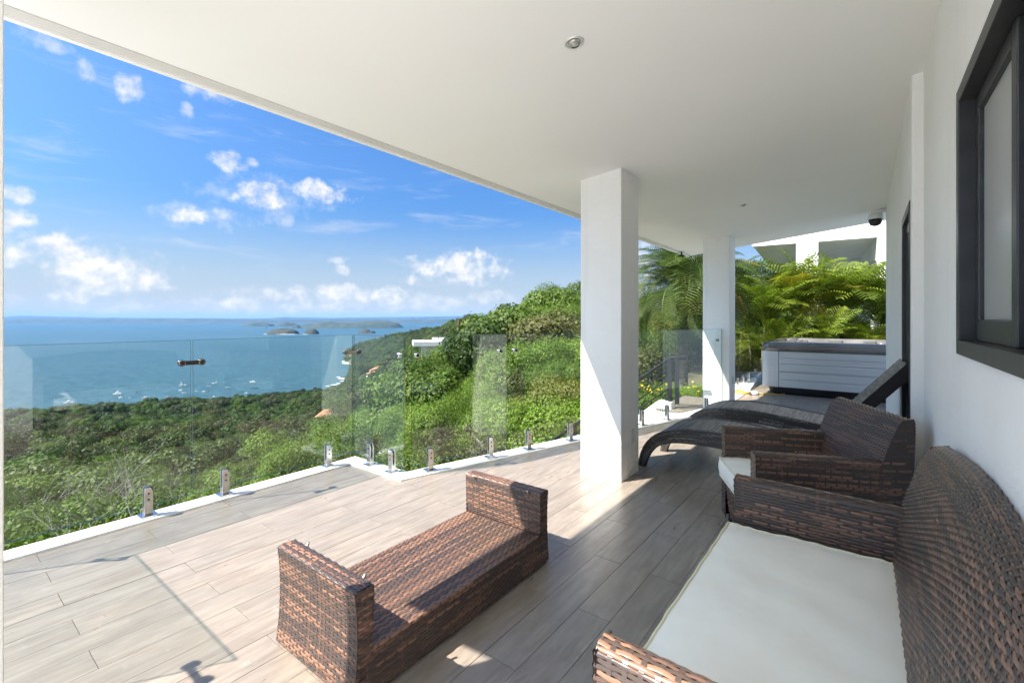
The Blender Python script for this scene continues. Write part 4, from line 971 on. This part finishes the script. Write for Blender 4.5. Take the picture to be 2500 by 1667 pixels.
BOATS = [(A1(68, 1388), 65, 'panga'), (A1(580, 1360), 105, 'yacht'), (A1(708, 1328), 90, 'dark'), (A1(760, 1275), 130, 'yacht'), (A1(893, 1350), 34, 'console'), (A1(1025, 1246), 40, 'skiff'),
         (A1(1088, 1297), 48, 'cat'), (A1(1098, 1326), 40, 'console'), (A1(1233, 1253), 44, 'console'), (A1(1200, 1342), 66, 'cat'), (A1(1260, 1311), 60, 'skiff'), (A1(1293, 1177), 132, 'yacht'), (A1(1322, 1215), 62, 'console'),
         (A1(1420, 1214), 38, 'skiff'), (A1(1515, 1155), 58, 'panga'), (A1(1583, 1219), 66, 'cat'), (A1(1565, 1246), 50, 'console'), (A1(1838, 1213), 70, 'console'), (A1(1825, 1250), 56, 'cat'), (A1(1978, 1137), 60, 'console'), (A1(2017, 1160), 62, 'skiff'),
         (A1(2010, 1087), 114, 'tower'), (A1(2063, 1216), 58, 'skiff'), (A1(2150, 1137), 40, 'skiff'), (A1(2232, 1147), 52, 'console'), (A2(20, 1147), 56, 'dark'), (A2(45, 1088), 56, 'skiff'), (A2(112, 1058), 66, 'tower'), (A2(215, 1049), 36, 'skiff'),
         (A2(250, 1102), 68, 'skiff'), (A2(90, 1186), 42, 'panga'), (A2(103, 1203), 52, 'console'), (A2(217, 1230), 52, 'panga'), (A2(243, 1205), 52, 'skiff'), (A2(525, 1044), 86, 'sail'), (A2(550, 1110), 66, 'panga'), (A2(458, 1165), 62, 'console'), (A2(685, 1159), 46, 'panga')]
KN = {'yacht': ('motor_yacht', 'white motor yacht with a flybridge', 'yacht'), 'tower': ('fishing_boat', 'white sport fishing boat with a tall tower', 'fishing boat'), 'sail': ('sailboat', 'two masted white sailboat', 'sailboat'), 'cat': ('canopy_boat', 'white boat with a canopy', 'boat'),
      'console': ('motorboat', 'small white motorboat with a console', 'boat'), 'dark': ('cabin_boat', 'dark hulled cabin boat', 'boat'), 'skiff': ('open_boat', 'small white open boat', 'boat'), 'panga': ('fishing_skiff', 'low dark open skiff', 'boat')}
ORD = ['first', 'second', 'third', 'fourth', 'fifth', 'sixth', 'seventh', 'eighth', 'ninth', 'tenth']
seen = {}
cnt = {}
for b_ in BOATS: cnt[b_[2]] = cnt.get(b_[2], 0) + 1
for (p, wz, kind) in sorted(BOATS, key=lambda q: q[0][0]):
    c = at(p[0], p[1], SEA); t_ = (EYE - SEA) / ((p[1] - HY) / FPX); L = wz * S_ / FPX * t_ * .9
    seen[kind] = seen.get(kind, 0) + 1; nm, ds, cat = KN[kind]
    lab = ds + (' anchored in the bay' if cnt[kind] == 1 else ', ' + (ORD[seen[kind] - 1] if seen[kind] <= 10 else 'eleventh') + ' such from the left')
    r = thing(nm, lab, cat, (c.x, c.y, SEA), TH + rnd.choice([0, PI]) + rnd.uniform(-.35, .35), 'boats anchored in the bay'); r.scale = (L, L, L)
    for n, me, _ in BP[kind]: obj(n, me, r)

# ------------------------------------------------------------------ houses on the hillside
def hip_house(lab, px, py, t0, w_, d_, h_, rh, ang, name='villa'):
    c = atd(px, py, t0); t = thing(name, lab, 'house', (c.x, c.y, c.z - h_), TH + ang, 'houses on the wooded hillside')
    MB().box(-w_ / 2, w_ / 2, -d_ / 2, d_ / 2, -3, h_).build('wall', 'house_white', t)
    e = .6; rx_ = w_ / 2 - d_ / 2 * .8
    b = MB().add([(-w_ / 2 - e, -d_ / 2 - e, h_ + .002), (w_ / 2 + e, -d_ / 2 - e, h_ + .002), (w_ / 2 + e, d_ / 2 + e, h_ + .002), (-w_ / 2 - e, d_ / 2 + e, h_ + .002), (-rx_, 0, h_ + rh), (rx_, 0, h_ + rh)], [(0, 1, 5, 4), (1, 2, 5), (2, 3, 4, 5), (3, 0, 4), (3, 2, 1, 0)])
    b.build('roof', 'roof_tile', t)
    for k in range(3):
        x = -w_ / 2 + (k + .5) * w_ / 3; MB().box(x - .7, x + .7, -d_ / 2 - .03, -d_ / 2 + .02, h_ - 2.3, h_ - .6).build('window', 'house_window', t)
    return t
hip_house('white villa with a terracotta roof on the headland slope', 500 + 1935 * S_, 700 + 912 * S_, 385, 16, 11, 5.5, 3.6, -.4)
hip_house('lower terracotta roofed wing below the headland villa', 500 + 1870 * S_, 700 + 950 * S_, 370, 12, 8, 4.5, 2.8, -.4)
hip_house('small terracotta roofed villa right of the headland villa', 500 + 2110 * S_, 700 + 918 * S_, 375, 12, 8, 4, 2.6, -.2)
hip_house('brown roofed villa half hidden in trees below the headland villa', 500 + 2005 * S_, 700 + 1085 * S_, 250, 6, 5, 3, 1.2, .1)
hip_house('large orange tiled roof among the trees below the balustrade corner', 805, 1022, 150, 9, 7, 3, 3.2, .3)
# flat roofed white house
c = atd(1072, 842, 130); fh = thing('flat_roof_house', 'white house with a flat overhanging roof on the hillside', 'house', (c.x, c.y, c.z), TH + .25); fh.scale = (1.3, 1.3, 1.2)
MB().box(-5.5, 4.5, -2, 6, -.1, .9).build('roof', 'house_white', fh); MB().box(-1.0, 5.5, 0, 6, .9, 1.5).build('upper_roof', 'house_white', fh)
MB().box(-3.6, -2.6, -1.2, -.2, -4.5, -.1).build('pillar', 'house_white', fh); MB().box(0, 4.4, 0, 6, -6, -.1).build('wall', 'house_white', fh); MB().box(-3.5, 0, 3, 6, -6, -.1).build('wall', 'house_white', fh)
MB().box(-4.9, -2.4, -1.7, 1.0, -5.3, -4.5).build('balcony', 'house_white', fh)
for k in range(7): MB().box(-4.85 + k * .35, -4.8 + k * .35, -1.68, -1.62, -4.5, -3.5).build('baluster', 'house_white', fh)
MB().box(.6, 3.8, -.05, .02, -3.4, -1.2).build('window', 'house_window', fh)
c = atd(1010, 925, 105); lw = thing('retaining_wall', 'white garden wall showing through the trees below the flat roofed house', 'wall', (c.x, c.y, c.z), TH + .4)
MB().prism_xz([(-2.6, -1.2), (2.4, -1.2), (2.4, 4.2), (.6, 3.0), (-1.6, .6)], -.2, .2).build('wall', 'house_white', lw)
for px, py0, py1, t0, lab, r_ in ((1120, 777, 850, 27, 'tall rusty red pole beside the flat roofed house', .045), (1279, 729, 757, 45, 'short red pole on the hill skyline', .06)):
    p0, p1 = atd(px, py1, t0), atd(px, py0, t0); t = thing('pole', lab, 'pole', (p0.x, p0.y, p0.z - 2), 0, 'red poles on the hill')
    MB().tube([(0, 0, -2), (0, 0, p1.z - p0.z + 2)], r_, 8).build('shaft', 'rust_pole', t); MB().box(-r_ * 1.5, r_ * 1.5, -r_ * 2, r_ * 2, p1.z - p0.z + 1.2, p1.z - p0.z + 1.6).build('cross_piece', 'rust_pole', t)
LAWN_T = next(t_ for t_ in range(60, 480) if EYE + (HY - 1018) / FPX * t_ < float(ground_z(np.array([597.]), np.array([float(t_)]))[0]) + .8)
c = atd(597, 1018, LAWN_T); o = tag(MB().prism([(-3.5, -8), (3, -9), (4.5, 6), (-3, 8)], -4, [-1.7, -1.7, 1.2, 1.2]).build('lawn', 'lawn'), 'pale green lawn clearing in the dark forest', None, None, 'structure'); o.location = c; o.rotation_euler = (0, 0, TH + .35)

# ------------------------------------------------------------------ trees
def leaf_cloud(n, centers, radii, leaf, squash=.8, aspect=.55, seed=0, shell=.75, tone_rng=.5):
    """n leaf quads spread through clumps"""
    rs = np.random.RandomState(seed); C = np.array(centers, float); R = np.array(radii, float); w_ = R ** 2 / np.sum(R ** 2)
    k = rs.choice(len(C), n, p=w_); d = rs.normal(size=(n, 3)); d /= np.linalg.norm(d, axis=1, keepdims=True)
    rad = R[k] * (1 - (1 - shell) * rs.uniform(0, 1, n) ** .8 * 1.6) * rs.normal(1, .1, n); pos = C[k] + d * rad[:, None] * np.array([1, 1, squash])
    nrm = d + rs.normal(0, .38, (n, 3)) + np.array([0, 0, .25]); nrm /= np.linalg.norm(nrm, axis=1, keepdims=True)
    a = np.cross(nrm, rs.normal(size=(n, 3))); a /= np.linalg.norm(a, axis=1, keepdims=True); b_ = np.cross(nrm, a)
    sz = leaf * rs.uniform(.6, 1.35, n); a *= sz[:, None]; b_ *= (sz * aspect)[:, None]
    V = np.stack([pos - a, pos + b_ * .9, pos + a, pos - b_ * .9], 1).reshape(-1, 3); Q = np.arange(4 * n).reshape(n, 4)
    ct_ = rs.uniform(0, 1, len(C)); tone = np.clip(tone_rng * ct_[k] + rs.uniform(0, .5, n), 0, 1)
    return V, Q, np.repeat(tone, 4)
def clumps(n, seed, spread=.62, rr=(.28, .5), flat_=.62, z0=.75):
    rs = np.random.RandomState(seed); c = []; r = []
    for i in range(n):
        a = rs.uniform(0, 2 * PI); q = spread * math.sqrt(rs.uniform(0, 1)); h = z0 + flat_ * rs.uniform(-.5, .75) * (1 - q * .6)
        c.append((q * math.cos(a), q * math.sin(a), h)); r.append(rs.uniform(*rr))
    return c, r
def trunk_mb(h, r, clumps_, lean=0.0, nb=11):
    b = MB(); top = (lean, 0, h); b.tube([(0, 0, -.35), (lean * .3, 0, h * .5), top], [r, r * .75, r * .5], 6)
    for (x, y, z) in clumps_[:nb]: b.tube([(lean * .6, 0, h * .7), ((x + lean) * .5, y * .5, (h + z) * .5), (x, y, z)], [r * .45, r * .3, r * .12], 5)
    return b
TREE = {}
def make_tree_kind(key, nclump, nleaf, leaf, mat_, seed, **kw):
    c, r = clumps(nclump, seed, kw.get('spread', .62), kw.get('rr', (.28, .5)), kw.get('flat_', .62), kw.get('z0', .75))
    V, Q, T = leaf_cloud(nleaf, c, r, leaf, kw.get('squash', .72), kw.get('aspect', .5), seed, kw.get('shell', .72))
    TREE[key] = (mesh_np('crown', V, Q, mat_, False, T), trunk_mb(.7, kw.get('tr', .05), c).mesh('trunk', kw.get('bark', 'bark')))
for s_ in range(3):
    make_tree_kind(('near', s_), (24, 18, 30)[s_], (30000, 22000, 26000)[s_], (.016, .021, .018)[s_], 'leaf_bright', 20 + s_, rr=((.2, .36), (.26, .42), (.16, .3))[s_], spread=.78, shell=(.8, .86, .7)[s_], aspect=(.5, .6, .3)[s_], tr=.035)
    make_tree_kind(('mid', s_), (20, 14, 26)[s_], (15000, 11000, 14000)[s_], (.025, .033, .022)[s_], 'leaf_mid', 30 + s_, rr=((.22, .4), (.3, .48), (.16, .32))[s_], spread=.7, shell=(.84, .9, .74)[s_], aspect=(.5, .6, .35)[s_], tr=.04)
    make_tree_kind(('far', s_), 11, 3600, .06, 'leaf_far', 40 + s_, rr=(.26, .46), spread=.62, shell=.88)
make_tree_kind(('olive', 0), 22, 11000, .017, 'leaf_olive', 51, rr=(.2, .42), shell=.4, spread=.75, bark='pale_bark')
make_tree_kind(('olive', 1), 22, 10000, .017, 'leaf_olive', 52, rr=(.2, .42), shell=.4, spread=.75, bark='pale_bark')
make_tree_kind(('fine', 0), 26, 34000, .019, 'leaf_bright', 61, rr=(.2, .36), spread=.75, aspect=.32)
make_tree_kind(('fine', 1), 26, 34000, .019, 'leaf_bright', 62, rr=(.2, .36), spread=.75, aspect=.32)

def bare_tree(lab, loc, h, seed, lean=.2):
    rs = random.Random(seed); t = thing('bare_tree', lab, 'tree', loc, rs.uniform(0, 6)); b = MB(); tw = MB(); leaves = []
    def grow(p, d, L, r, lv):
        q = p + d * L; mid = p + d * L * .5 + Vector((rs.uniform(-.05, .05), rs.uniform(-.05, .05), 0)) * L
        (b if lv < 2 else tw).tube([p, mid, q], [r, r * .85, r * .65], 6 if lv < 2 else 4, False)
        if lv >= 5: leaves.append(q); return
        for k in range(rs.choice([2, 3, 3]) if lv else 4):
            nd = (d + Vector((rs.uniform(-.9, .9), rs.uniform(-.9, .9), rs.uniform(-.15, .55)))).normalized(); grow(q if k < 2 else mid, nd, L * rs.uniform(.55, .8), r * .55, lv + 1)
    grow(Vector((0, 0, -.3)), Vector((lean * .3, 0, 1)).normalized(), h * .42, h * .010, 0)
    b.build('trunk', 'pale_bark', t, True); tw.build('twigs', 'pale_bark', t, True)
    V, Q, T = leaf_cloud(260, [tuple(p) for p in leaves], [h * .05] * len(leaves), .035 * h / 4, 1, .5, seed, .3)
    obj('leaves', mesh_np('leaves', V, Q, 'leaf_bright', False, T), t)
    return t
trees = []
def place_tree(key, px, t0, rad, lab, name, group, sink=0.0, hs=1.0):
    g = float(ground_z(np.array([px]), np.array([t0]))[0]); p = pol(np.array([px]), np.array([t0]), g)[0]
    r = thing(name, lab, 'tree' if name == 'tree' else 'shrub', (p[0], p[1], g - sink), rnd.uniform(0, 6.28), group); r.scale = (rad, rad, rad * hs)
    cr, tr = TREE[key]; obj('crown', cr, r); obj('trunk', tr, r); trees.append(r); return r
ZN = [(-400, 470, 'left'), (470, 860, 'middle'), (860, 1230, 'right'), (1230, 1500, 'far right')]
def zone(px): return 'below the left glass panels' if px < 468 else 'below the long corner panel' if px < 865 else 'behind the step in the balustrade' if px < 1004 else 'on the slope behind the slanting glass' if px < 1420 else 'beside the outside stairs'
def rng(a, b): return rnd.uniform(a, b)
count = 0
# shrubs right outside the kerb
for (n, p0, p1, t0, t1, r0, r1, keys, nm) in [
    (30, -60, 860, 4.7, 7.5, 1.0, 1.5, [('fine', 0), ('fine', 1)], 'shrub'),
    (16, 860, 1420, 5.0, 9.5, .55, 1.0, [('fine', 0), ('fine', 1), ('olive', 0)], 'shrub'),
    (36, -80, 860, 8, 18, 1.3, 2.4, [('near', 0), ('near', 1), ('fine', 0), ('olive', 0), ('olive', 1)], 'tree'),
    (40, 860, 1430, 9, 24, 1.2, 2.4, [('near', 0), ('near', 1), ('near', 2), ('fine', 1), ('olive', 1)], 'tree'),
    (70, -100, 900, 18, 70, 2.2, 4.2, [('near', 1), ('near', 2), ('mid', 0), ('mid', 1), ('olive', 0), ('mid', 2)], 'tree'),
    (95, 900, 1440, 24, 95, 2.2, 4.2, [('near', 0), ('near', 2), ('mid', 0), ('mid', 1), ('mid', 2), ('olive', 1)], 'tree')]:
    for i in range(n):
        f = (i + rnd.random()) / n; px = p0 + (p1 - p0) * ((i * .6180339) % 1.0); t0_ = t0 * (t1 / t0) ** f
        key = rnd.choice(keys); rad = rng(r0, r1) * (.9 if key[0] == 'olive' else 1)
        if 240 < px < 650 and 8.5 < t0_ < 30 and rnd.random() < .7: key = ('olive', rnd.randint(0, 1)); rad *= .6
        if abs(px - 805) < 70 and 60 < t0_ < 150: rad *= .5
        if abs(px - 1075) < 70 and t0_ < 130 and t0_ > 60: rad *= .6
        if abs(px - 1120) < 32 and 15 < t0_ < 27: rad *= .5
        kind_ = {'fine': 'feathery bright green', 'near': 'leafy bright green', 'mid': 'dense green', 'olive': 'dry grey green', 'far': 'dark'}[key[0]]
        dist = 'close' if t0_ < 10 else 'nearby' if t0_ < 25 else 'far'
        place_tree(key, px, t0_, rad, f'{kind_} {nm} @ {dist} {zone(px)}', nm, f'{nm}s on the slope {zone(px)}', sink=rad * .25, hs=rng(.85, 1.1))
for (px, t0_, rad, hs, key, lab) in [(745, 12.5, 2.1, 1.35, ('fine', 0), 'wide feathery green tree under the corner of the balustrade'), (640, 9.0, 1.35, 1.1, ('fine', 1), 'low bright bushy tree below the long corner panel'), (110, 8.2, 1.7, 1.1, ('fine', 1), 'bright bushy tree lowest at the left edge'),
        (60, 27, 3.6, 1.1, ('mid', 1), 'dark green tree at the left edge beyond the bare trees'), (330, 8.4, 1.2, 1.0, ('fine', 0), 'bright green bush beside the bare pale barked tree'), (1330, 15, 2.3, 1.1, ('near', 0), 'light green leafy tree left of the big column'), (1390, 12, 1.6, 1.1, ('fine', 0), 'light green bush close to the big column'), (790, 100, 3.2, 1.2, ('olive', 0), 'dry olive tree in front of the large orange roof'), (1390, 48, 4.2, 1.15, ('near', 1), 'tall leafy tree on the hilltop beside the big column')]:
    place_tree(key, px, t0_, rad, lab, 'tree', 'trees standing out from the slope', rad * .2, hs)
# the far forest as one mass
pts = []; kinds = []; scl = []
def scatter(n, p0, p1, t0, t1, r0, r1):
    px = RS.uniform(p0, p1, n); t_ = np.sqrt(RS.uniform(t0 ** 2, t1 ** 2, n)); g = ground_z(px, t_)
    ok = (g > SEA + .5) & ~((np.abs(px - 908) < 44) & (t_ > 255) & (t_ < 400)) & ~((np.abs(px - 805) < 60) & (t_ > 125) & (t_ < 175)) & ~((np.abs(px - 1072) < 58) & (t_ > 100) & (t_ < 142)) & ~((np.abs(px - 597) < 13) & (t_ > LAWN_T - 26) & (t_ < LAWN_T + 14))
    P = pol(px, t_, g)[ok]; r_ = RS.uniform(r0, r1, n)[ok]; P[:, 2] += r_ * RS.uniform(-.35, .12, len(r_))
    pts.append(P); scl.append(r_); kinds.append(RS.randint(0, 5, ok.sum()))
scatter(420, -200, 1000, 60, 130, 2.4, 5.0); scatter(360, 1000, 1450, 75, 160, 2.2, 4.4)
scatter(1000, -260, 1050, 130, 330, 3.2, 7.6); scatter(1900, -300, 1000, 330, 620, 4.0, 8.6); scatter(2000, 820, 1260, 160, 700, 3.2, 7.0); scatter(2400, 845, 1220, 600, 1250, 5.0, 10.0)
P = np.concatenate(pts); K = np.concatenate(kinds); SCL = np.concatenate(scl)
me = bpy.data.meshes.new('forest'); me.vertices.add(len(P)); me.vertices.foreach_set('co', P.astype(np.float32).ravel())
a = me.attributes.new('kind', 'INT', 'POINT'); a.data.foreach_set('value', K.astype(np.int32)); a = me.attributes.new('size', 'FLOAT', 'POINT'); a.data.foreach_set('value', SCL.astype(np.float32)); a = me.attributes.new('turn', 'FLOAT', 'POINT'); a.data.foreach_set('value', RS.uniform(0, 6.28, len(P)).astype(np.float32))
me.update(); forest = obj('forest', me); tag(forest, 'dense dry forest covering the hillside down to the shore', None, None, 'stuff')
ng = bpy.data.node_groups.new('forest', 'GeometryNodeTree'); ng.interface.new_socket('Geometry', in_out='INPUT', socket_type='NodeSocketGeometry'); ng.interface.new_socket('Geometry', in_out='OUTPUT', socket_type='NodeSocketGeometry')
N = ng.nodes; L = ng.links; gi = N.new('NodeGroupInput'); go = N.new('NodeGroupOutput'); jn = N.new('GeometryNodeJoinGeometry')
src = {}
for s_ in range(3):          # three trees at the forest's near rim lend their crowns to the mass
    src[s_] = place_tree(('far', s_), (250, 560, 720)[s_], (150, 170, 140)[s_], 4.0, ('dark round tree at the near rim of the left forest', 'dark round tree at the near rim of the middle forest', 'dark round tree at the near rim of the forest left of the orange roof')[s_], 'tree', 'trees at the rim of the forest', 1.0).children[0]
for k in range(5):
    cr = src[k % 3] if k < 3 else None
    ob = cr if cr is not None else next(c for t_ in trees for c in t_.children if c.data == TREE[[('mid', 0), ('olive', 0)][k - 3]][0])
    oi = N.new('GeometryNodeObjectInfo'); oi.inputs['Object'].default_value = ob; oi.transform_space = 'ORIGINAL'; oi.inputs['As Instance'].default_value = True
    ip = N.new('GeometryNodeInstanceOnPoints'); at1 = N.new('GeometryNodeInputNamedAttribute'); at1.data_type = 'INT'; at1.inputs[0].default_value = 'kind'
    cmp_ = N.new('FunctionNodeCompare'); cmp_.data_type = 'INT'; cmp_.operation = 'EQUAL'
    L.new(at1.outputs[0], cmp_.inputs[2]); cmp_.inputs[3].default_value = k; L.new(cmp_.outputs[0], ip.inputs['Selection'])
    at2 = N.new('GeometryNodeInputNamedAttribute'); at2.data_type = 'FLOAT'; at2.inputs[0].default_value = 'size'; L.new(at2.outputs[0], ip.inputs['Scale'])
    at3 = N.new('GeometryNodeInputNamedAttribute'); at3.data_type = 'FLOAT'; at3.inputs[0].default_value = 'turn'; cb = N.new('ShaderNodeCombineXYZ'); L.new(at3.outputs[0], cb.inputs[2])
    L.new(cb.outputs[0], ip.inputs['Rotation']); L.new(gi.outputs[0], ip.inputs['Points']); L.new(oi.outputs['Geometry'], ip.inputs['Instance']); L.new(ip.outputs[0], jn.inputs[0])
L.new(jn.outputs[0], go.inputs[0]); md = forest.modifiers.new('forest', 'NODES'); md.node_group = ng

def gz(px, t_): return float(ground_z(np.array([px]), np.array([t_]))[0])
for (px, t0, h, lab, sd) in ((283, 7.7, 3.3, 'bare pale barked tree in front of the left glass panel', 3), (150, 17, 4.2, 'thin bare tree at far left among the bushes', 5), (560, 12, 3.2, 'bare twiggy tree below the long corner panel', 8), (410, 12.5, 3.6, 'bare twiggy tree right of the pale barked tree', 11), (480, 10.5, 2.6, 'low tangle of bare twigs left of the bronze clip joint', 17), (640, 15, 3.6, 'thin grey bare tree below the middle of the corner panel', 19), (220, 13, 3.4, 'grey bare tree left of the pale barked tree', 23), (350, 17, 4.2, 'farther grey bare tree right of the pale barked tree', 29), (1150, 24, 3.6, 'bare twiggy tree on the slope behind the slanting glass', 14)):
    p = pol(px, t0, gz(px, t0)); bare_tree(lab, tuple(np.ravel(p)), h, sd)

# ------------------------------------------------------------------ palms
def frond_mesh(L, droop, nl, leaflet, width, mat_, seed, fold=.35, rise=62):
    """frond arching along +x; leaflets on both sides"""
    rs = np.random.RandomState(seed); n = 24; s_ = np.linspace(0, 1, n); ang = np.radians(rise) - droop * s_ ** 1.25
    dx_ = np.cos(ang) * L / n; dz_ = np.sin(ang) * L / n; X = np.concatenate([[0], np.cumsum(dx_)])[:n]; Z = np.concatenate([[0], np.cumsum(dz_)])[:n]
    V = []; Q = []; T = []
    for k in range(n - 1):
        r = .012 * L * (1 - s_[k] * .85); r2 = .012 * L * (1 - s_[k + 1] * .85); o = len(V)
        V += [(X[k], -r, Z[k]), (X[k], r, Z[k]), (X[k + 1], r2, Z[k + 1]), (X[k + 1], -r2, Z[k + 1])]; Q.append((o, o + 1, o + 2, o + 3)); T += [.9] * 4
    for i in range(nl):
        f = .12 + .88 * (i + .5) / nl; x = np.interp(f, s_, X); z = np.interp(f, s_, Z); a = np.interp(f, s_, ang)
        ll = leaflet * L * (math.sin(PI * min(.97, f * .86 + .12))) ** .6 * rs.uniform(.88, 1.1)
        for sy in (-1, 1):
            tip = np.array([math.cos(a) * .55, sy * .8, math.sin(a) * .55 + fold]); tip /= np.linalg.norm(tip); w_ = np.array([math.cos(a), 0, math.sin(a)]) * width * L
            p0 = np.array([x, 0, z]); p1 = p0 + tip * ll * .55; p2 = p0 + tip * ll + np.array([0, 0, -.28 * ll])
            o = len(V); V += [p0 - w_ * .6, p0 + w_ * .6, p1 + w_, p1 - w_, p2 + w_ * .15, p2 - w_ * .15]; Q += [(o, o + 1, o + 2, o + 3), (o + 3, o + 2, o + 4, o + 5)]; tv = rs.uniform(.2, .9); T += [tv] * 6
    return mesh_np('frond', np.array(V, float), np.array(Q), mat_, False, np.array(T))
DATE = [frond_mesh(1.5, d, 31, .26, .0062, 'leaf_palm', 70 + i) for i, d in enumerate((1.3, 1.9, 2.5))]
AREC = [frond_mesh(1.5, d, 19, .38, .0105, 'leaf_areca', 80 + i, .2, 76) for i, d in enumerate((.9, 1.4, 1.95))]
def palm(name, lab, loc, h, nf, meshes, scale, cat='palm', stems=1, spread=.25, lo=-.5, group='palms behind the terrace', tr=.07):
    t = thing(name, lab, cat, loc, rnd.uniform(0, 6), group); rs = random.Random(int(loc[0] * 100) + int(loc[1] * 10))
    for k in range(stems):
        a = rs.uniform(0, 6.28); ox, oy = (spread * math.cos(a), spread * math.sin(a)) if stems > 1 else (0, 0); hh = h * rs.uniform(.75, 1.1) if stems > 1 else h
        MB().tube([(ox * .4, oy * .4, -1.2), (ox * .7, oy * .7, hh * .5), (ox, oy, hh)], [tr * 1.1, tr, tr * .8], 8).build('trunk', 'palm_trunk', t, True)
        for i in range(nf // stems):
            o = obj('frond', rs.choice(meshes), t, (ox, oy, hh - .03)); s_ = scale * rs.uniform(.8, 1.12); o.scale = (s_, s_, s_)
            tilt = rs.uniform(lo, .55); o.rotation_euler = (rs.uniform(-.25, .25), -tilt * .9, i * 2.399 + rs.uniform(-.3, .3))
    return t
def up(px, t_, z): q = pol(px, t_, z); return tuple(np.ravel(q))
dp = palm('date_palm', 'full feathery date palm with drooping fronds left of the farther column', up(1668, 10.6, -.2), 2.15, 112, DATE, 1.3, lo=-1.45, tr=.10)
for k, (px, t_, h, nf, st_, sc_, lab) in enumerate([(1850, 12.8, 1.35, 34, 3, 1.1, 'areca palm clump left behind the hot tub'), (1960, 13.2, 1.75, 39, 3, 1.3, 'tall areca palm clump in the middle behind the hot tub'), (2060, 13.0, 1.8, 39, 3, 1.25, 'yellowish areca palm clump right of the middle behind the hot tub'), (2140, 12.7, 1.6, 34, 3, 1.15, 'areca palm clump beside the wall end'), (2010, 12.4, .7, 36, 2, .95, 'low areca palm just over the hot tub rim'), (1800, 13.5, 2.2, 44, 2, 1.1, 'dark areca palm right of the farther column'), (2120, 12.4, .6, 34, 2, .95, 'low areca palm over the right end of the hot tub rim'), (1905, 12.4, .5, 34, 2, .9, 'short areca palm over the left part of the hot tub rim')]):
    palm('areca_palm', lab, up(px, t_, -.3), h, nf, AREC if px > 1830 else DATE, sc_, stems=st_, lo=-.25, tr=.03)
# garden behind the stairs: flowering shrubs and backdrop trees
def flower_shrub(lab, px, t_, rad):
    g = gz(px, t_); p = np.ravel(pol(px, t_, g)); r = thing('flowering_shrub', lab, 'shrub', tuple(p), rnd.uniform(0, 6), 'yellow flowered shrubs'); r.scale = (rad, rad, rad)
    obj('crown', TREE[('near', rnd.randint(0, 2))][0], r)
    V, Q, T = leaf_cloud(60, *clumps(16, 21), .05, .72, .9, rnd.randint(0, 99), .98); obj('flowers', mesh_np('flowers', V, Q, 'petal', False, T), r)
flower_shrub('yellow flowered shrub behind the stair railing', 1590, 9.6, .85); flower_shrub('green shrub with few yellow flowers behind the landing', 1680, 9.6, .8); flower_shrub('yellow flowered shrub lowest beside the big column', 1572, 8.6, .6); flower_shrub('yellow flowered shrub at the foot of the date palm', 1640, 9.9, .75)
for (px, t_, rad, key, lab) in [(1600, 17, 2.4, ('mid', 0), 'dark leafy tree behind the date palm'), (1730, 18, 2.8, ('mid', 1), 'dark leafy tree behind the farther column'), (1810, 20, 3.4, ('mid', 2), 'tall dark tree beside the neighbouring house'), (1500, 15, 2.0, ('near', 0), 'leafy tree hidden behind the big column'), (1880, 14.3, 1.3, ('mid', 0), 'dark bush behind the hot tub palms'), (1985, 14.6, 1.2, ('mid', 1), 'dark bush under the neighbouring balcony'), (1790, 13, 1.1, ('mid', 2), 'dark bush right of the farther column'), (1560, 12.5, 1.3, ('mid', 1), 'dark bush left of the date palm'), (2070, 14.2, 1.35, ('mid', 0), 'dark bush behind the right hand palms'), (1840, 16, 2.3, ('mid', 1), 'dark tree at the left corner of the neighbouring house')]:
    place_tree(key, px, t_, rad, lab, 'tree', 'garden trees behind the terrace', rad * .2)

# ------------------------------------------------------------------ air
hm = bpy.data.materials.new('air'); hm.use_nodes = True; ht = NT(hm.node_tree); ht.n.clear()
ho = ht.node('ShaderNodeOutputMaterial'); hv = ht.node('ShaderNodeVolumePrincipled'); hv.inputs['Color'].default_value = (.2, .5, 1.0, 1); hv.inputs['Density'].default_value = HAZE; hv.inputs['Anisotropy'].default_value = .0
ht.l.new(hv.outputs[0], ho.inputs['Volume']); MAT['air'] = hm
try: hm.cycles.homogeneous_volume = True
except Exception: pass
o = MB().box(-24500, 24500, -24500, 24500, -113, 150).build('haze', 'air'); tag(o, 'thin blue haze over the bay', None, None, 'stuff')
# tree labels: told apart by kind, distance, place and order from the left
ORDW = 'first second third fourth fifth sixth seventh eighth ninth tenth eleventh twelfth thirteenth fourteenth fifteenth sixteenth seventeenth eighteenth nineteenth twentieth'.split()
def ordw(k):
    if k <= 20: return ORDW[k - 1]
    tens = ['', '', 'twenty', 'thirty', 'forty', 'fifty', 'sixty'][k // 10]
    return (tens + '-' + ORDW[k % 10 - 1]) if k % 10 else ['', '', 'twentieth', 'thirtieth', 'fortieth', 'fiftieth', 'sixtieth'][k // 10]
by = {}
for r in trees: by.setdefault(r['label'], []).append(r)
for lab, rs_ in by.items():
    if len(rs_) < 2: continue
    def px_of(r):
        x, y = r.location.x, r.location.y; return (x * math.cos(TH) + y * math.sin(TH)) / (-x * math.sin(TH) + y * math.cos(TH))
    for k, r in enumerate(sorted(rs_, key=px_of)): r['label'] = lab.replace(' @', ', ' + ordw(k + 1) + ' from left @')
for r in trees: r['label'] = r['label'].replace(' @', '')
